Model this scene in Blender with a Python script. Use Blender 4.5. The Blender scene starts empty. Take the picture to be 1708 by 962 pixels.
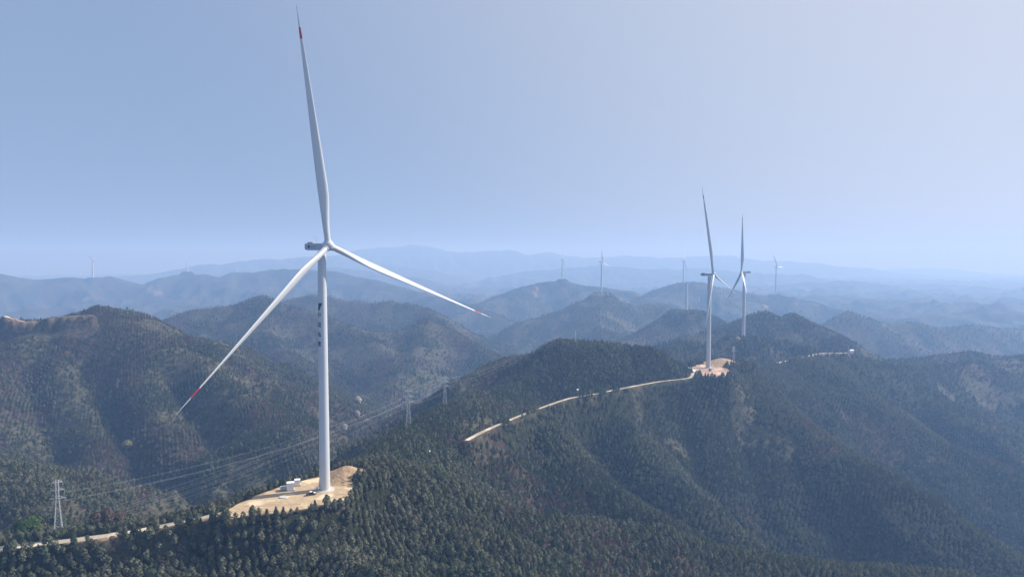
import bpy, bmesh, math, random
import numpy as np
from mathutils import Vector, Matrix

random.seed(7)
RNG = np.random.default_rng(11)
scene = bpy.context.scene
COL = scene.collection

# ------------------------------------------------------------------ camera
CZ = 300.0                       # height of the drone above the datum
F, CU, CV, HOR = 1139.0, 854.0, 481.0, 430.0
PITCH = math.atan((CV - HOR) / F)
cam_data = bpy.data.cameras.new('camera')
cam_data.sensor_width = 36.0
cam_data.lens = 36.0 * F / 1708.0
cam_data.clip_start = 1.0
cam_data.clip_end = 60000.0
cam = bpy.data.objects.new('camera', cam_data)
cam.location = (0, 0, CZ)
cam.rotation_euler = (math.pi / 2 - PITCH, 0, 0)
COL.objects.link(cam)
scene.camera = cam

# ------------------------------------------------------------------ light
SUN_AZ, SUN_EL = math.radians(70), math.radians(39)     # azimuth clockwise from the view direction
world = bpy.data.worlds.new('World')
scene.world = world
world.use_nodes = True
wn = world.node_tree
bg = wn.nodes['Background']
sky = wn.nodes.new('ShaderNodeTexSky')
sky.sky_type = 'NISHITA'
sky.sun_disc = False
sky.sun_elevation = SUN_EL
sky.sun_rotation = SUN_AZ
sky.altitude = 600
sky.air_density = 1.0
sky.dust_density = 2.2
sky.ozone_density = 2.0
veil = wn.nodes.new('ShaderNodeMix'); veil.data_type = 'RGBA'     # the high thin haze that greys the clear sky
veil.inputs[0].default_value = 0.85
veil.inputs[7].default_value = (2.95, 4.0, 6.05, 1)
wn.links.new(sky.outputs[0], veil.inputs[6])
# forward-scattered glow of the thin haze round the sun
tcw = wn.nodes.new('ShaderNodeTexCoord')
dotn = wn.nodes.new('ShaderNodeVectorMath'); dotn.operation = 'DOT_PRODUCT'
dotn.inputs[1].default_value = (math.sin(SUN_AZ) * math.cos(SUN_EL), math.cos(SUN_AZ) * math.cos(SUN_EL), math.sin(SUN_EL))
wn.links.new(tcw.outputs['Generated'], dotn.inputs[0])
glow = wn.nodes.new('ShaderNodeMapRange'); glow.interpolation_type = 'SMOOTHSTEP'
glow.inputs[1].default_value = 0.0; glow.inputs[2].default_value = 1.05
wn.links.new(dotn.outputs['Value'], glow.inputs[0])
addn = wn.nodes.new('ShaderNodeMix'); addn.data_type = 'RGBA'; addn.blend_type = 'ADD'
wn.links.new(glow.outputs[0], addn.inputs[0])
wn.links.new(veil.outputs[2], addn.inputs[6])
addn.inputs[7].default_value = (3.6, 3.0, 2.0, 1)
wn.links.new(addn.outputs[2], bg.inputs[0])
bg.inputs[1].default_value = 0.065
sd = bpy.data.lights.new('sun', 'SUN')
sd.energy = 5.0
sd.angle = math.radians(0.5)
sd.color = (1.0, 0.95, 0.87)
sun = bpy.data.objects.new('sun', sd)
to_sun = Vector((math.sin(SUN_AZ) * math.cos(SUN_EL), math.cos(SUN_AZ) * math.cos(SUN_EL), math.sin(SUN_EL)))
sun.rotation_euler = (-to_sun).to_track_quat('-Z', 'Y').to_euler()
sun.location = (0, 0, CZ + 500)
COL.objects.link(sun)
vs = scene.view_settings
scene.display_settings.display_device = 'sRGB'
vs.view_transform = 'Standard'
vs.look = 'None'
vs.exposure = 0.60
vs.gamma = 1.0
vs.use_curve_mapping = False
cy = scene.cycles
cy.max_bounces = 4
cy.diffuse_bounces = 2
cy.glossy_bounces = 1
cy.transmission_bounces = 1
cy.transparent_max_bounces = 4
cy.volume_bounces = 1
HAZE_DENSITY = 2.75e-4
HAZE_COLOR = (0.32, 0.55, 0.98, 1)
HAZE_ANISO = 0.14

# ------------------------------------------------------------------ helpers
def P(u, v, Y):
    """point on the ray of photo pixel (u, v) at forward distance Y (metres)"""
    dx = (u - CU) / F
    dv = -(v - CV) / F
    y = math.cos(PITCH) + math.sin(PITCH) * dv
    z = -math.sin(PITCH) + math.cos(PITCH) * dv
    k = Y / y
    return np.array([dx * k, Y, CZ + z * k])

def PZ(u, v, z):
    """point on the ray of photo pixel (u, v) at height z relative to the camera"""
    dv = -(v - CV) / F
    zz = -math.sin(PITCH) + math.cos(PITCH) * dv
    y = math.cos(PITCH) + math.sin(PITCH) * dv
    return P(u, v, z / zz * y)

def smoothstep(a, b, x):
    t = np.clip((x - a) / (b - a), 0, 1)
    return t * t * (3 - 2 * t)

def _hash(ix, iy, seed):
    h = (ix.astype(np.int64) * 374761393 + iy.astype(np.int64) * 668265263 + seed * 974634777) & 0x7fffffff
    h = ((h ^ (h >> 13)) * 1274126177) & 0x7fffffff
    h = (h ^ (h >> 16)) & 0x7fffffff
    return h / float(0x7fffffff)

def noise(x, y, seed=0):
    ix = np.floor(x); iy = np.floor(y)
    fx = x - ix; fy = y - iy
    ux = fx * fx * fx * (fx * (fx * 6 - 15) + 10)
    uy = fy * fy * fy * (fy * (fy * 6 - 15) + 10)
    def g(dx, dy):
        a = _hash(ix + dx, iy + dy, seed) * 2 * np.pi
        return np.cos(a) * (fx - dx) + np.sin(a) * (fy - dy)
    a = g(0, 0) * (1 - ux) + g(1, 0) * ux
    b = g(0, 1) * (1 - ux) + g(1, 1) * ux
    return (a * (1 - uy) + b * uy) * 1.5

def fbm(x, y, wl, octs=4, seed=0, gain=0.5):
    s = 0; amp = 1.0; tot = 0
    for o in range(octs):
        s = s + amp * noise(x / wl, y / wl, seed + o * 17)
        tot += amp; amp *= gain; wl *= 0.5
    return s / tot

def ridged(x, y, wl, octs=4, seed=0):
    s = 0; amp = 1.0; tot = 0
    for o in range(octs):
        n = 1 - np.abs(noise(x / wl, y / wl, seed + o * 23)) * 1.6
        s = s + amp * n; tot += amp; amp *= 0.48; wl *= 0.5
    return s / tot          # about 0..1

# ------------------------------------------------------------------ terrain
# every ridge: slope, crest rounding, photo crest points (u, v, distance), trees counted off
RIDGES = []
def ridge(slope, w, pts, drop=0.0):
    RIDGES.append((slope, w, np.array([P(*p) for p in pts]) - np.array([0, 0, drop])))

# the near ridge that carries the road, both turbine pads and the wooded knoll
ridge(.46, 10, [(-420, 950, 212), (-200, 930, 218), (0, 908, 224), (130, 893, 230), (250, 873, 238), (390, 843, 250), (480, 820, 256), (541, 808, 262)], 2)
ridge(.62, 10, [(541, 808, 262), (600, 778, 284), (640, 752, 325), (690, 712, 385), (745, 678, 452), (800, 652, 540), (880, 640, 600), (960, 640, 625), (1050, 636, 630), (1150, 632, 650)], 3)
ridge(.85, 14, [(585, 788, 272), (604, 771, 284), (640, 768, 288), (700, 783, 295), (788, 820, 300), (846, 844, 300), (920, 861, 305), (993, 864, 315), (1095, 874, 325), (1200, 911, 325), (1430, 945, 330), (1620, 950, 345), (1800, 985, 350)], 3)
# wooded knoll behind the road
ridge(.72, 9, [(770, 640, 640), (850, 605, 665), (890, 600, 660), (935, 577, 640), (1000, 582, 645), (1085, 590, 655), (1125, 603, 665), (1148, 632, 665)], -4)
# second pad and the long spur running down to the lower right
ridge(1.05, 34, [(1150, 620, 660), (1185, 617, 679), (1240, 626, 685), (1290, 667, 640), (1330, 704, 600), (1400, 746, 560), (1450, 774, 540), (1520, 814, 510), (1600, 874, 480), (1660, 924, 460), (1740, 1000, 440)], 3)
ridge(.95, 20, [(1000, 664, 560), (1060, 726, 520), (1110, 778, 490), (1170, 826, 460), (1230, 882, 432)], 3)
ridge(.95, 20, [(900, 694, 470), (960, 768, 435), (1030, 820, 410), (1120, 866, 385)], 3)
ridge(.95, 20, [(1262, 640, 670), (1265, 710, 600), (1230, 770, 560), (1215, 830, 520)], 3)
# ridge on to the third turbine and the far road, its right-hand spurs
ridge(.55, 12, [(1240, 626, 690), (1262, 622, 740), (1300, 607, 810), (1345, 597, 830), (1425, 590, 900), (1480, 606, 950), (1560, 611, 1000), (1640, 602, 1050), (1720, 590, 1100)], 3)
ridge(1.0, 26, [(1330, 606, 830), (1420, 650, 790), (1500, 692, 750), (1580, 735, 720), (1650, 750, 700), (1730, 772, 680), (1850, 800, 660)], 3)
ridge(.95, 24, [(1425, 592, 905), (1500, 640, 880), (1590, 690, 850), (1680, 728, 830), (1800, 770, 820)], 3)
ridge(.58, 9, [(1440, 600, 1000), (1500, 600, 1060), (1560, 592, 1120), (1618, 584, 1150), (1660, 592, 1130), (1720, 607, 1100), (1820, 640, 1060)], 4)
ridge(.55, 14, [(1110, 580, 930), (1160, 568, 960), (1240, 567, 975), (1300, 566, 985), (1345, 575, 960), (1385, 590, 900)], 4)
ridge(.58, 9, [(1110, 570, 1150), (1160, 553, 1160), (1200, 543, 1170), (1240, 532, 1180), (1272, 517, 1200), (1298, 529, 1200), (1322, 523, 1200), (1345, 534, 1180), (1380, 549, 1130), (1415, 582, 1050), (1450, 610, 1000)], 4)
# the left hill
ridge(.50, 16, [(-300, 520, 720), (-100, 530, 740), (0, 528, 755), (50, 538, 750), (100, 531, 745), (150, 529, 750), (205, 531, 752), (235, 543, 745), (262, 548, 730), (300, 580, 690), (360, 632, 640), (420, 672, 600), (470, 712, 560), (520, 765, 520)], 3)
ridge(.5, 6, [(150, 530, 752), (168, 513, 775), (186, 527, 770), (205, 518, 772), (228, 541, 760)], -1)
ridge(.66, 7, [(60, 540, 745), (90, 588, 690), (130, 650, 640), (185, 708, 592), (245, 782, 540)], 3)
ridge(.66, 7, [(200, 533, 745), (240, 588, 700), (295, 668, 640), (350, 742, 585)], 3)
ridge(.66, 7, [(-100, 555, 700), (-40, 640, 640), (10, 720, 580)], 3)
ridge(.56, 8, [(-200, 700, 440), (-60, 757, 420), (0, 772, 400), (45, 790, 380), (85, 835, 345), (110, 880, 320)], 3)
# middle hills between the blades
ridge(.56, 9, [(180, 570, 1300), (262, 550, 1350), (315, 515, 1400), (380, 505, 1410), (440, 495, 1420), (480, 507, 1400), (540, 522, 1350), (600, 545, 1280), (640, 580, 1180), (670, 610, 1080)], 5)
ridge(.56, 9, [(440, 495, 1420), (430, 540, 1280), (470, 580, 1150), (520, 620, 1000), (560, 655, 900)], 5)
ridge(.56, 10, [(460, 505, 1750), (490, 496, 1800), (525, 489, 1820), (580, 497, 1800), (620, 502, 1750), (650, 499, 1750), (700, 507, 1700), (745, 528, 1600)], 5)
ridge(.60, 8, [(590, 550, 1300), (640, 552, 1310), (685, 549, 1310), (713, 532, 1320), (748, 547, 1300), (792, 574, 1250), (832, 600, 1180), (870, 630, 1100)], 4)
ridge(.56, 9, [(713, 535, 1320), (690, 590, 1150), (650, 640, 1000), (620, 690, 880)], 5)
# brown hill with the bare tower, the hill of the fourth turbine
ridge(.52, 10, [(1010, 575, 1350), (1060, 560, 1420), (1100, 537, 1470), (1126, 522, 1500), (1146, 520, 1500), (1180, 523, 1500), (1215, 540, 1450)], 5)
ridge(.52, 12, [(880, 530, 1900), (930, 517, 1930), (965, 504, 1960), (987, 493, 1995), (1003, 491.5, 2000), (1025, 494, 2000), (1050, 511, 1980), (1080, 502, 2030), (1110, 507, 2050), (1160, 520, 2000)], 6)
ridge(.50, 12, [(1003, 491.5, 2000), (1000, 525, 1800), (1010, 555, 1600)], 6)
ridge(.46, 16, [(760, 530, 2450), (800, 506, 2700), (830, 495, 2820), (862, 480, 2900), (900, 468, 3000), (940, 465, 3000), (980, 476, 3000), (1050, 482, 3000)], 6)
ridge(.48, 16, [(1050, 500, 2600), (1092, 491, 2700), (1130, 470, 2800), (1167, 467, 2800), (1200, 476, 2800), (1260, 491, 2800), (1300, 490.5, 2800), (1345, 500, 2700)], 6)
ridge(.52, 12, [(1370, 545, 1750), (1395, 527, 1800), (1420, 517, 1820), (1450, 528, 1850), (1485, 537, 1850), (1530, 535, 1850), (1560, 545, 1850), (1600, 541, 1880), (1622, 536, 1900), (1660, 543, 1950), (1720, 546, 2000), (1850, 560, 2000)], 6)
ridge(.48, 16, [(1310, 505, 3300), (1345, 493, 3450), (1400, 491, 3500), (1440, 496, 3450), (1480, 501, 3300), (1520, 498, 3300), (1560, 511, 3300), (1600, 520, 3200), (1640, 516, 3200), (1720, 526, 3200), (1850, 530, 3200)], 6)
ridge(.46, 18, [(-150, 450, 3400), (0, 453, 3500), (55, 462, 3600), (105, 461, 3640), (155, 462.5, 3650), (182, 459, 3700), (225, 471, 3700), (247, 473, 3700), (266, 462, 3700), (312, 452, 3800), (342, 456, 3700), (368, 462, 3650), (390, 453, 3700), (425, 452, 3700), (470, 446, 3700), (545, 449, 3600), (620, 464, 3400), (700, 484, 3100), (780, 507, 2700), (820, 520, 2450)], 6)
ridge(.35, 60, [(380, 460, 5600), (460, 450, 5800), (560, 447, 5900), (640, 455, 5800), (720, 470, 5600), (800, 490, 5300)], 0)
# the far blue ranges
ridge(.40, 80, [(-200, 470, 7600), (60, 468, 7600), (180, 463, 7600), (262, 456, 7600), (332, 442, 7700), (370, 441, 7700), (430, 432, 7800), (470, 433, 7800), (510, 428, 7900), (560, 426, 7900), (640, 440, 7900), (720, 452, 7700), (800, 470, 7500)], 0)
ridge(.42, 80, [(500, 440, 9800), (570, 424, 9800), (605, 415, 9800), (650, 412, 9800), (690, 408, 9800), (715, 411, 9800), (742, 419, 9800), (790, 421, 9800), (850, 417, 9800), (880, 425, 9800), (915, 420, 9800), (942, 426, 9800), (985, 431, 9800), (1040, 427, 9800), (1100, 430, 9800), (1150, 428, 9800), (1200, 425, 9800), (1260, 433, 9800), (1345, 438, 9800), (1440, 447, 9800), (1550, 462, 9800)], 0)
ridge(.35, 70, [(860, 455, 6800), (940, 447, 6900), (1020, 443, 6900), (1090, 450, 6900), (1180, 447, 6900), (1240, 455, 6700), (1330, 458, 6600), (1420, 470, 6500)], 0)
ridge(.35, 70, [(1300, 475, 5200), (1400, 468, 5300), (1470, 475, 5300), (1540, 488, 5200), (1620, 493, 5200), (1720, 500, 5200), (1850, 500, 5200)], 0)
ridge(.35, 80, [(1440, 452, 12200), (1540, 446, 12200), (1640, 450, 12200), (1760, 446, 12200), (1900, 450, 12200)], 0)

PAD1_Z, PAD2_Z = -86.5, -108.5
def zpoly(pts, z):
    return np.array([PZ(u, v, z) for u, v in pts])
PAD1 = zpoly([(378, 850), (430, 826), (480, 808), (530, 796), (562, 789), (586, 797), (588, 818), (566, 836), (525, 845), (475, 853), (430, 857), (390, 862)], PAD1_Z)
PAD2 = zpoly([(1147, 614), (1163, 608), (1186, 606), (1206, 608), (1217, 619), (1214, 627), (1186, 628), (1160, 622)], PAD2_Z)
def line_z(pts):                  # (u, v, z rel. camera)
    return np.array([PZ(u, v, z) for u, v, z in pts])
ROADS = [   # (width, centre line)
    (3.6, line_z([(-260, 945, -95), (-60, 920, -94), (0, 913, -93.5), (60, 907, -93), (130, 899, -92.5), (200, 889, -92), (262, 878, -90.5), (330, 864, -88.5), (392, 852, -86.8)])),
    (2.7, line_z([(778, 734, -104), (802, 721, -104), (840, 704, -104), (875, 690, -104.5), (910, 677, -105), (950, 664, -106), (1000, 655, -107), (1050, 645, -108), (1100, 636, -109), (1135, 632, -109), (1152, 629, -109), (1156, 621, -108.7)])),
    (3.8, line_z([(1296, 605, -126), (1320, 600, -126), (1345, 594, -126), (1362, 590, -125.5), (1380, 588.5, -125.5), (1402, 588.5, -126), (1423, 587.5, -126)])),
    (4.5, np.array([P(u, v, 728 + .03 * u) for u, v in ((8, 527), (40, 536), (66, 534.5), (80, 531), (105, 528), (130, 526.5), (152, 525.5))])),
]

def seg_dist(X, Y, a, b):
    ab = b[:2] - a[:2]
    L2 = ab @ ab + 1e-9
    t = np.clip(((X - a[0]) * ab[0] + (Y - a[1]) * ab[1]) / L2, 0, 1)
    return np.hypot(X - a[0] - t * ab[0], Y - a[1] - t * ab[1]), a[2] + t * (b[2] - a[2])

def poly_sdf(X, Y, poly):
    inside = np.zeros(X.shape, bool); d = np.full(X.shape, 1e9)
    n = len(poly)
    for i in range(n):
        a, b = poly[i], poly[(i + 1) % n]
        dd, _ = seg_dist(X, Y, a, b)
        d = np.minimum(d, dd)
        c = (a[1] > Y) != (b[1] > Y)
        with np.errstate(divide='ignore', invalid='ignore'):
            xi = a[0] + (Y - a[1]) * (b[0] - a[0]) / (b[1] - a[1] if b[1] != a[1] else 1e-9)
        inside ^= c & (X < xi)
    return np.where(inside, -d, d)

GULLIES = [   # width, depth, course
    (20, 15, [(1128, 650, 620), (1150, 706, 560), (1180, 760, 515), (1250, 810, 470), (1320, 860, 440), (1440, 920, 400), (1560, 960, 380)]),
    (30, 34, [(1290, 630, 740), (1380, 690, 670), (1470, 750, 620), (1560, 810, 590), (1640, 870, 560), (1740, 930, 540)]),
    (13, 9, [(985, 690, 520), (1040, 760, 470), (1100, 830, 430), (1180, 880, 400)]),
    (13, 8, [(850, 720, 430), (900, 775, 400), (960, 830, 370), (1040, 862, 350)]),
    (16, 12, [(1235, 650, 650), (1240, 720, 580), (1262, 790, 530), (1300, 850, 470)]),
    (22, 24, [(120, 560, 720), (165, 640, 640), (215, 720, 570), (260, 790, 520)]),
    (22, 24, [(30, 570, 700), (60, 650, 620), (100, 720, 560)]),
    (22, 24, [(250, 570, 700), (310, 650, 630), (370, 730, 570)]),
    (32, 30, [(1460, 630, 860), (1540, 690, 800), (1620, 740, 750), (1720, 800, 700)]),
]
GULLIES = [(w, d, np.array([P(*p) for p in pts])) for w, d, pts in GULLIES]
SPOTS = []          # round hard-standings of the far turbines: (point, radius)
def base_height(X, Y):
    R = np.hypot(X, Y)
    H = CZ - 265 - 0.008 * R + 72 * smoothstep(1800, 3500, R) * ridged(X, Y, 1300, 5, 5) + 12 * ridged(X, Y, 260, 3, 9)
    dmin = np.full(X.shape, 1e9)
    warp = fbm(X, Y, 150, 3, 41) * (6 + .012 * R)
    warp2 = fbm(X, Y, 150, 3, 77) * (6 + .012 * R)
    for slope, w, pts in RIDGES:
        best = np.full(X.shape, -1e9)
        lo = pts.min(0)[1]
        for a, b in zip(pts[:-1], pts[1:]):
            dd, z = seg_dist(X, Y, a, b)
            ww = smoothstep(0, 60 + .04 * R, dd)
            d2, z2 = seg_dist(X + warp * ww, Y + warp2 * ww, a, b)
            hgt = z2 - slope * (np.sqrt(d2 * d2 + w * w) - w)
            np.maximum(best, hgt, out=best)
            np.minimum(dmin, dd, out=dmin)
        k = 5 + .010 * R
        h = np.clip(k - np.abs(H - best), 0, None) / k
        H = np.maximum(H, best) + h * h * k * .25
    m = smoothstep(6, 50 + .05 * R, dmin)
    far = smoothstep(700, 2500, R)
    H = H + m * ((ridged(X, Y, 110, 4, 3) - .62) * 34 * (1 - far) + (ridged(X, Y, 420, 5, 13) - .62) * 115 * far * smoothstep(700, 4500, R) ** .5)
    for w, dep, pts in GULLIES:
        dd = np.full(X.shape, 1e9); run = np.zeros(X.shape)
        for k_, (a, b) in enumerate(zip(pts[:-1], pts[1:])):
            d_, _ = seg_dist(X + warp * .5, Y + warp2 * .5, a, b); dd = np.minimum(dd, d_)
        head = smoothstep(0, 60, np.hypot(X - pts[0][0], Y - pts[0][1]))
        H = H - dep * head * np.exp(-(dd / w) ** 1.5)
    H = H + (fbm(X, Y, 40, 3, 21) * 1.6) * (1 - far) + (fbm(X, Y, 230, 5, 25, .62) * (15 + 16 * smoothstep(2500, 7000, R)) + (ridged(X, Y, 230, 4, 29) - .62) * 9 * smoothstep(0, 30, dmin)) * far
    return H

def height(X, Y):
    X = np.asarray(X, float); Y = np.asarray(Y, float)
    H = base_height(X, Y)
    for poly, z, soft in ((PAD1, CZ + PAD1_Z, 9.0), (PAD2, CZ + PAD2_Z, 26.0)):
        s = poly_sdf(X, Y, poly)
        t = 1 - smoothstep(0.8, soft, s)
        H = H * (1 - t) + (z - .10) * t
    # earth mounds beside the two pads
    for (u, v, z, r, hh) in ((578, 795, PAD1_Z, 7.5, 4.2), (1206, 607, PAD2_Z, 15, 6.0)):
        c = PZ(u, v, z)
        rr = np.hypot(X - c[0], (Y - c[1]) * .9)
        H = np.maximum(H, np.where(rr < 2.2 * r, CZ + z - 1 + (hh + 1) * np.exp(-(rr / r) ** 2), -1e9))
    for w, pts in ROADS:
        dmin = np.full(X.shape, 1e9); zz = np.zeros(X.shape)
        for a, b in zip(pts[:-1], pts[1:]):
            d, z = seg_dist(X, Y, a, b)
            c = d < dmin
            dmin = np.where(c, d, dmin); zz = np.where(c, z, zz)
        t = 1 - smoothstep(w * .5 + .8, w * .5 + 7, dmin)
        H = H * (1 - t) + (zz - .14) * t
    for c, r in SPOTS:
        rr = np.hypot(X - c[0], Y - c[1])
        t = 1 - smoothstep(r, r * 2.2, rr)
        H = H * (1 - t) + (c[2] - .3) * t
    return H

# far turbines: photo base point, distance
FAR = {'t3': P(1240, 563.5, 972), 't4': P(1003, 491, 2000), 'bare': P(1145, 519, 1500), 't5': P(1140, 473, 3100),
       't6': P(938, 465, 3000), 't7': P(1294, 491, 2800), 't8': P(155, 462.5, 3650), 't9': P(312, 452.5, 3800), 't10': P(393, 453, 3700)}
for k, r in (('t3', 20), ('t4', 24), ('bare', 26), ('t6', 14), ('t7', 20), ('t8', 20), ('t9', 20)):
    SPOTS.append((FAR[k], r))

NR, NA = 860, 900
RMIN, RMAX, AMAX = 90.0, 14500.0, math.radians(54)
lr = np.linspace(math.log(RMIN), math.log(RMAX), NR)
an = np.linspace(-AMAX, AMAX, NA)
RR, AA = np.meshgrid(np.exp(lr), an, indexing='ij')
GX, GY = RR * np.sin(AA), RR * np.cos(AA)
GZ = height(GX, GY)

def grid_sample(arr, x, y):
    r = np.hypot(x, y); a = np.arctan2(x, y)
    fi = np.clip((np.log(np.maximum(r, RMIN)) - lr[0]) / (lr[1] - lr[0]), 0, NR - 1.001)
    fj = np.clip((a - an[0]) / (an[1] - an[0]), 0, NA - 1.001)
    i = fi.astype(int); j = fj.astype(int); di = fi - i; dj = fj - j
    return (arr[i, j] * (1 - di) * (1 - dj) + arr[i + 1, j] * di * (1 - dj) + arr[i, j + 1] * (1 - di) * dj + arr[i + 1, j + 1] * di * dj)

def ground_at(x, y):
    return float(grid_sample(GZ, np.array([x]), np.array([y]))[0])

def ray_ground(u, v, start=150.0, stop=12000.0):
    """where the ray of a photo pixel meets the ground"""
    Ys = np.exp(np.linspace(math.log(start), math.log(stop), 6000))
    q = np.array([P(u, v, 1.0)])[0]
    dx, dz = q[0], q[2] - CZ
    zr = CZ + dz * Ys
    g = grid_sample(GZ, dx * Ys, Ys)
    k = np.argmax(g >= zr)
    return np.array([dx * Ys[k], Ys[k], g[k]])

# open scrub and brown stands seen on the left slopes: (u, v, half width, half height in the photo, brown?)
PATCH = []
for (u, v, ru, rv, br) in ((55, 578, 30, 16, 0), (100, 738, 80, 30, 0), (378, 625, 42, 13, 0), (335, 695, 60, 22, 0), (205, 575, 75, 28, 1), (300, 610, 55, 24, 0),
                           (118, 650, 34, 40, 0), (440, 690, 40, 25, 1), (600, 690, 60, 30, 1), (560, 520, 60, 12, 0), (640, 560, 70, 16, 0), (725, 552, 26, 10, 0), (1105, 560, 40, 14, 1)):
    c = ray_ground(u, v); px = F / c[1]
    PATCH.append((c, ru / px, min(rv / px * 2.4, 3 * ru / px), br))
# land cover, shared by the ground and the trees
def cover(x, y):
    """brownish scrub 0..1, pale green scrub 0..1, dark plantation 0..1"""
    r = np.hypot(x, y)
    
    left = smoothstep(-40, -160, x) * smoothstep(330, 420, r)
    b = fbm(x + 31, y, 110, 4, 101) + .16 * left
    s = fbm(x, y - 77, 90, 4, 131) + .06 * left
    d = fbm(x + 300, y + 40, 130, 3, 151)
    right = smoothstep(-20, 60, x) * smoothstep(1300, 900, r)
    B_, S_, D_ = smoothstep(.10, .16, b - .12 * right), smoothstep(.14, .20, s - .22 * right), smoothstep(-.02, .05, d)
    edge = fbm(x, y, 45, 4, 171)
    for c, pa, pb, br in PATCH:
        al = math.atan2(c[0], c[1]); ca, sa = math.cos(al), math.sin(al)
        lx = (x - c[0]) * ca - (y - c[1]) * sa; ly = (x - c[0]) * sa + (y - c[1]) * ca
        q = 1 - smoothstep(.75, .95, np.hypot(lx / pa, ly / pb) + edge * .9)
        if br: B_ = np.maximum(B_, q); S_ = S_ * (1 - q)
        else: S_ = np.maximum(S_, q); B_ = B_ * (1 - q)
    return B_, S_, D_

BROWN, SCRUB, DARK = cover(GX, GY)
# bare earth: cut banks and clearings
DIRT = np.zeros(GX.shape)
s1 = poly_sdf(GX, GY, PAD1); s2 = poly_sdf(GX, GY, PAD2)
nz = fbm(GX, GY, 9, 3, 201)
DIRT = np.maximum(DIRT, 1 - smoothstep(0.2, 1.6, s1 + nz * 4))
DIRT = np.maximum(DIRT, 1 - smoothstep(0, 2.5, s2 + nz * 8))
for (u, v, z, r) in ((577, 789, PAD1_Z, 8.5), (1204, 606, PAD2_Z, 17)):
    c = PZ(u, v, z)
    DIRT = np.maximum(DIRT, 1 - smoothstep(r, r * 1.3, np.hypot(GX - c[0], GY - c[1]) + nz * 4))
for k, (w, pts) in enumerate(ROADS):
    dm = np.full(GX.shape, 1e9)
    for a, b in zip(pts[:-1], pts[1:]):
        dm = np.minimum(dm, seg_dist(GX, GY, a, b)[0])
    DIRT = np.maximum(DIRT, (1 - smoothstep(w * .5 - .3, w * .5 + 1.2, dm + nz * 5)) * (.85, .12, .5, .8)[k])
CLEAR = [(1037, 499, 9, 3), (1046, 503, 8, 3), (897, 481, 9, 3), (893, 490, 7, 3), (1278, 511, 11, 3), (1327, 507, 11, 3), (250, 484, 14, 3),
         (263, 489, 16, 2.5), (303, 519, 10, 3), (238, 478, 10, 2.5), (1348, 484, 10, 3), (1127, 477, 8, 3), (1250, 487, 6, 3), (962, 528, 4, 2), (1035, 553, 3, 2)]
for (u, v, ru, rv) in CLEAR:
    c = ray_ground(u, v)
    px = F / c[1]
    a = ru * .5 / px; b = max(rv / px * 3, a * .5)
    q = np.hypot((GX - c[0]) / a, (GY - c[1]) / b) + fbm(GX, GY, a, 2, 207) * .6
    DIRT = np.maximum(DIRT, (1 - smoothstep(.6, 1.0, q)) * .45)

# ------------------------------------------------------------------ materials
def new_mat(name, rough=.9, spec=.2):
    m = bpy.data.materials.new(name)
    m.use_nodes = True
    nt = m.node_tree
    b = nt.nodes['Principled BSDF']
    b.inputs['Roughness'].default_value = rough
    b.inputs['Specular IOR Level'].default_value = spec
    return m, nt, b

def N(nt, kind, **kw):
    n = nt.nodes.new(kind)
    for k, v in kw.items():
        setattr(n, k, v)
    return n

def mix(nt, fac, a, b, blend='MIX'):
    n = N(nt, 'ShaderNodeMix', data_type='RGBA', blend_type=blend)
    for sock, val in ((n.inputs[0], fac), (n.inputs[6], a), (n.inputs[7], b)):
        if hasattr(val, 'is_linked') or isinstance(val, bpy.types.NodeSocket):
            nt.links.new(val, sock)
        elif isinstance(val, (int, float)):
            sock.default_value = val
        else:
            sock.default_value = (*val, 1)
    return n.outputs[2]

def noise_node(nt, scale, detail=4, coords=None, rough=.55):
    n = N(nt, 'ShaderNodeTexNoise')
    n.inputs['Scale'].default_value = scale
    n.inputs['Detail'].default_value = detail
    n.inputs['Roughness'].default_value = rough
    if coords is not None:
        nt.links.new(coords, n.inputs['Vector'])
    return n.outputs[0]

def ramp(nt, val, p0, p1):
    n = N(nt, 'ShaderNodeMapRange')
    n.inputs[1].default_value = p0; n.inputs[2].default_value = p1
    nt.links.new(val, n.inputs[0])
    return n.outputs[0]

def plain(name, rgb, rough=.6, var=.12, scale=.6, spec=.3, metal=0.0):
    """a paint or a bare material with a little unevenness of its own"""
    m, nt, b = new_mat(name, rough, spec)
    tc = N(nt, 'ShaderNodeTexCoord')
    f = noise_node(nt, scale, 5, tc.outputs['Object'])
    c = mix(nt, ramp(nt, f, .3, .7), [x * (1 - var) for x in rgb], [min(1, x * (1 + var)) for x in rgb])
    nt.links.new(c, b.inputs['Base Color'])
    b.inputs['Metallic'].default_value = metal
    return m

# hillside: leaf litter, low scrub, bare earth
mat_hill, nt, b = new_mat('hillside', .95, .1)
geo = N(nt, 'ShaderNodeNewGeometry'); pos = geo.outputs['Position']
at = N(nt, 'ShaderNodeAttribute', attribute_name='cover')
sep = N(nt, 'ShaderNodeSeparateColor'); nt.links.new(at.outputs['Color'], sep.inputs[0])
atd = N(nt, 'ShaderNodeAttribute', attribute_name='dirt')
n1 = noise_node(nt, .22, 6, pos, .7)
n2 = noise_node(nt, .05, 5, pos, .6)
n3 = noise_node(nt, .012, 4, pos, .6)
base = mix(nt, ramp(nt, n2, .35, .65), (.036, .046, .026), (.060, .068, .038))
base = mix(nt, ramp(nt, n3, .42, .6), base, (.046, .052, .032))
base = mix(nt, sep.outputs[0], base, (.098, .080, .066))
base = mix(nt, sep.outputs[1], base, (.105, .100, .066))
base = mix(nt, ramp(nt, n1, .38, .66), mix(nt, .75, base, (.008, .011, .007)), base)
d1 = noise_node(nt, .35, 5, pos, .65)
earth = mix(nt, ramp(nt, d1, .3, .7), (.30, .20, .12), (.46, .34, .21))
base = mix(nt, atd.outputs['Fac'], base, earth)
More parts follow.
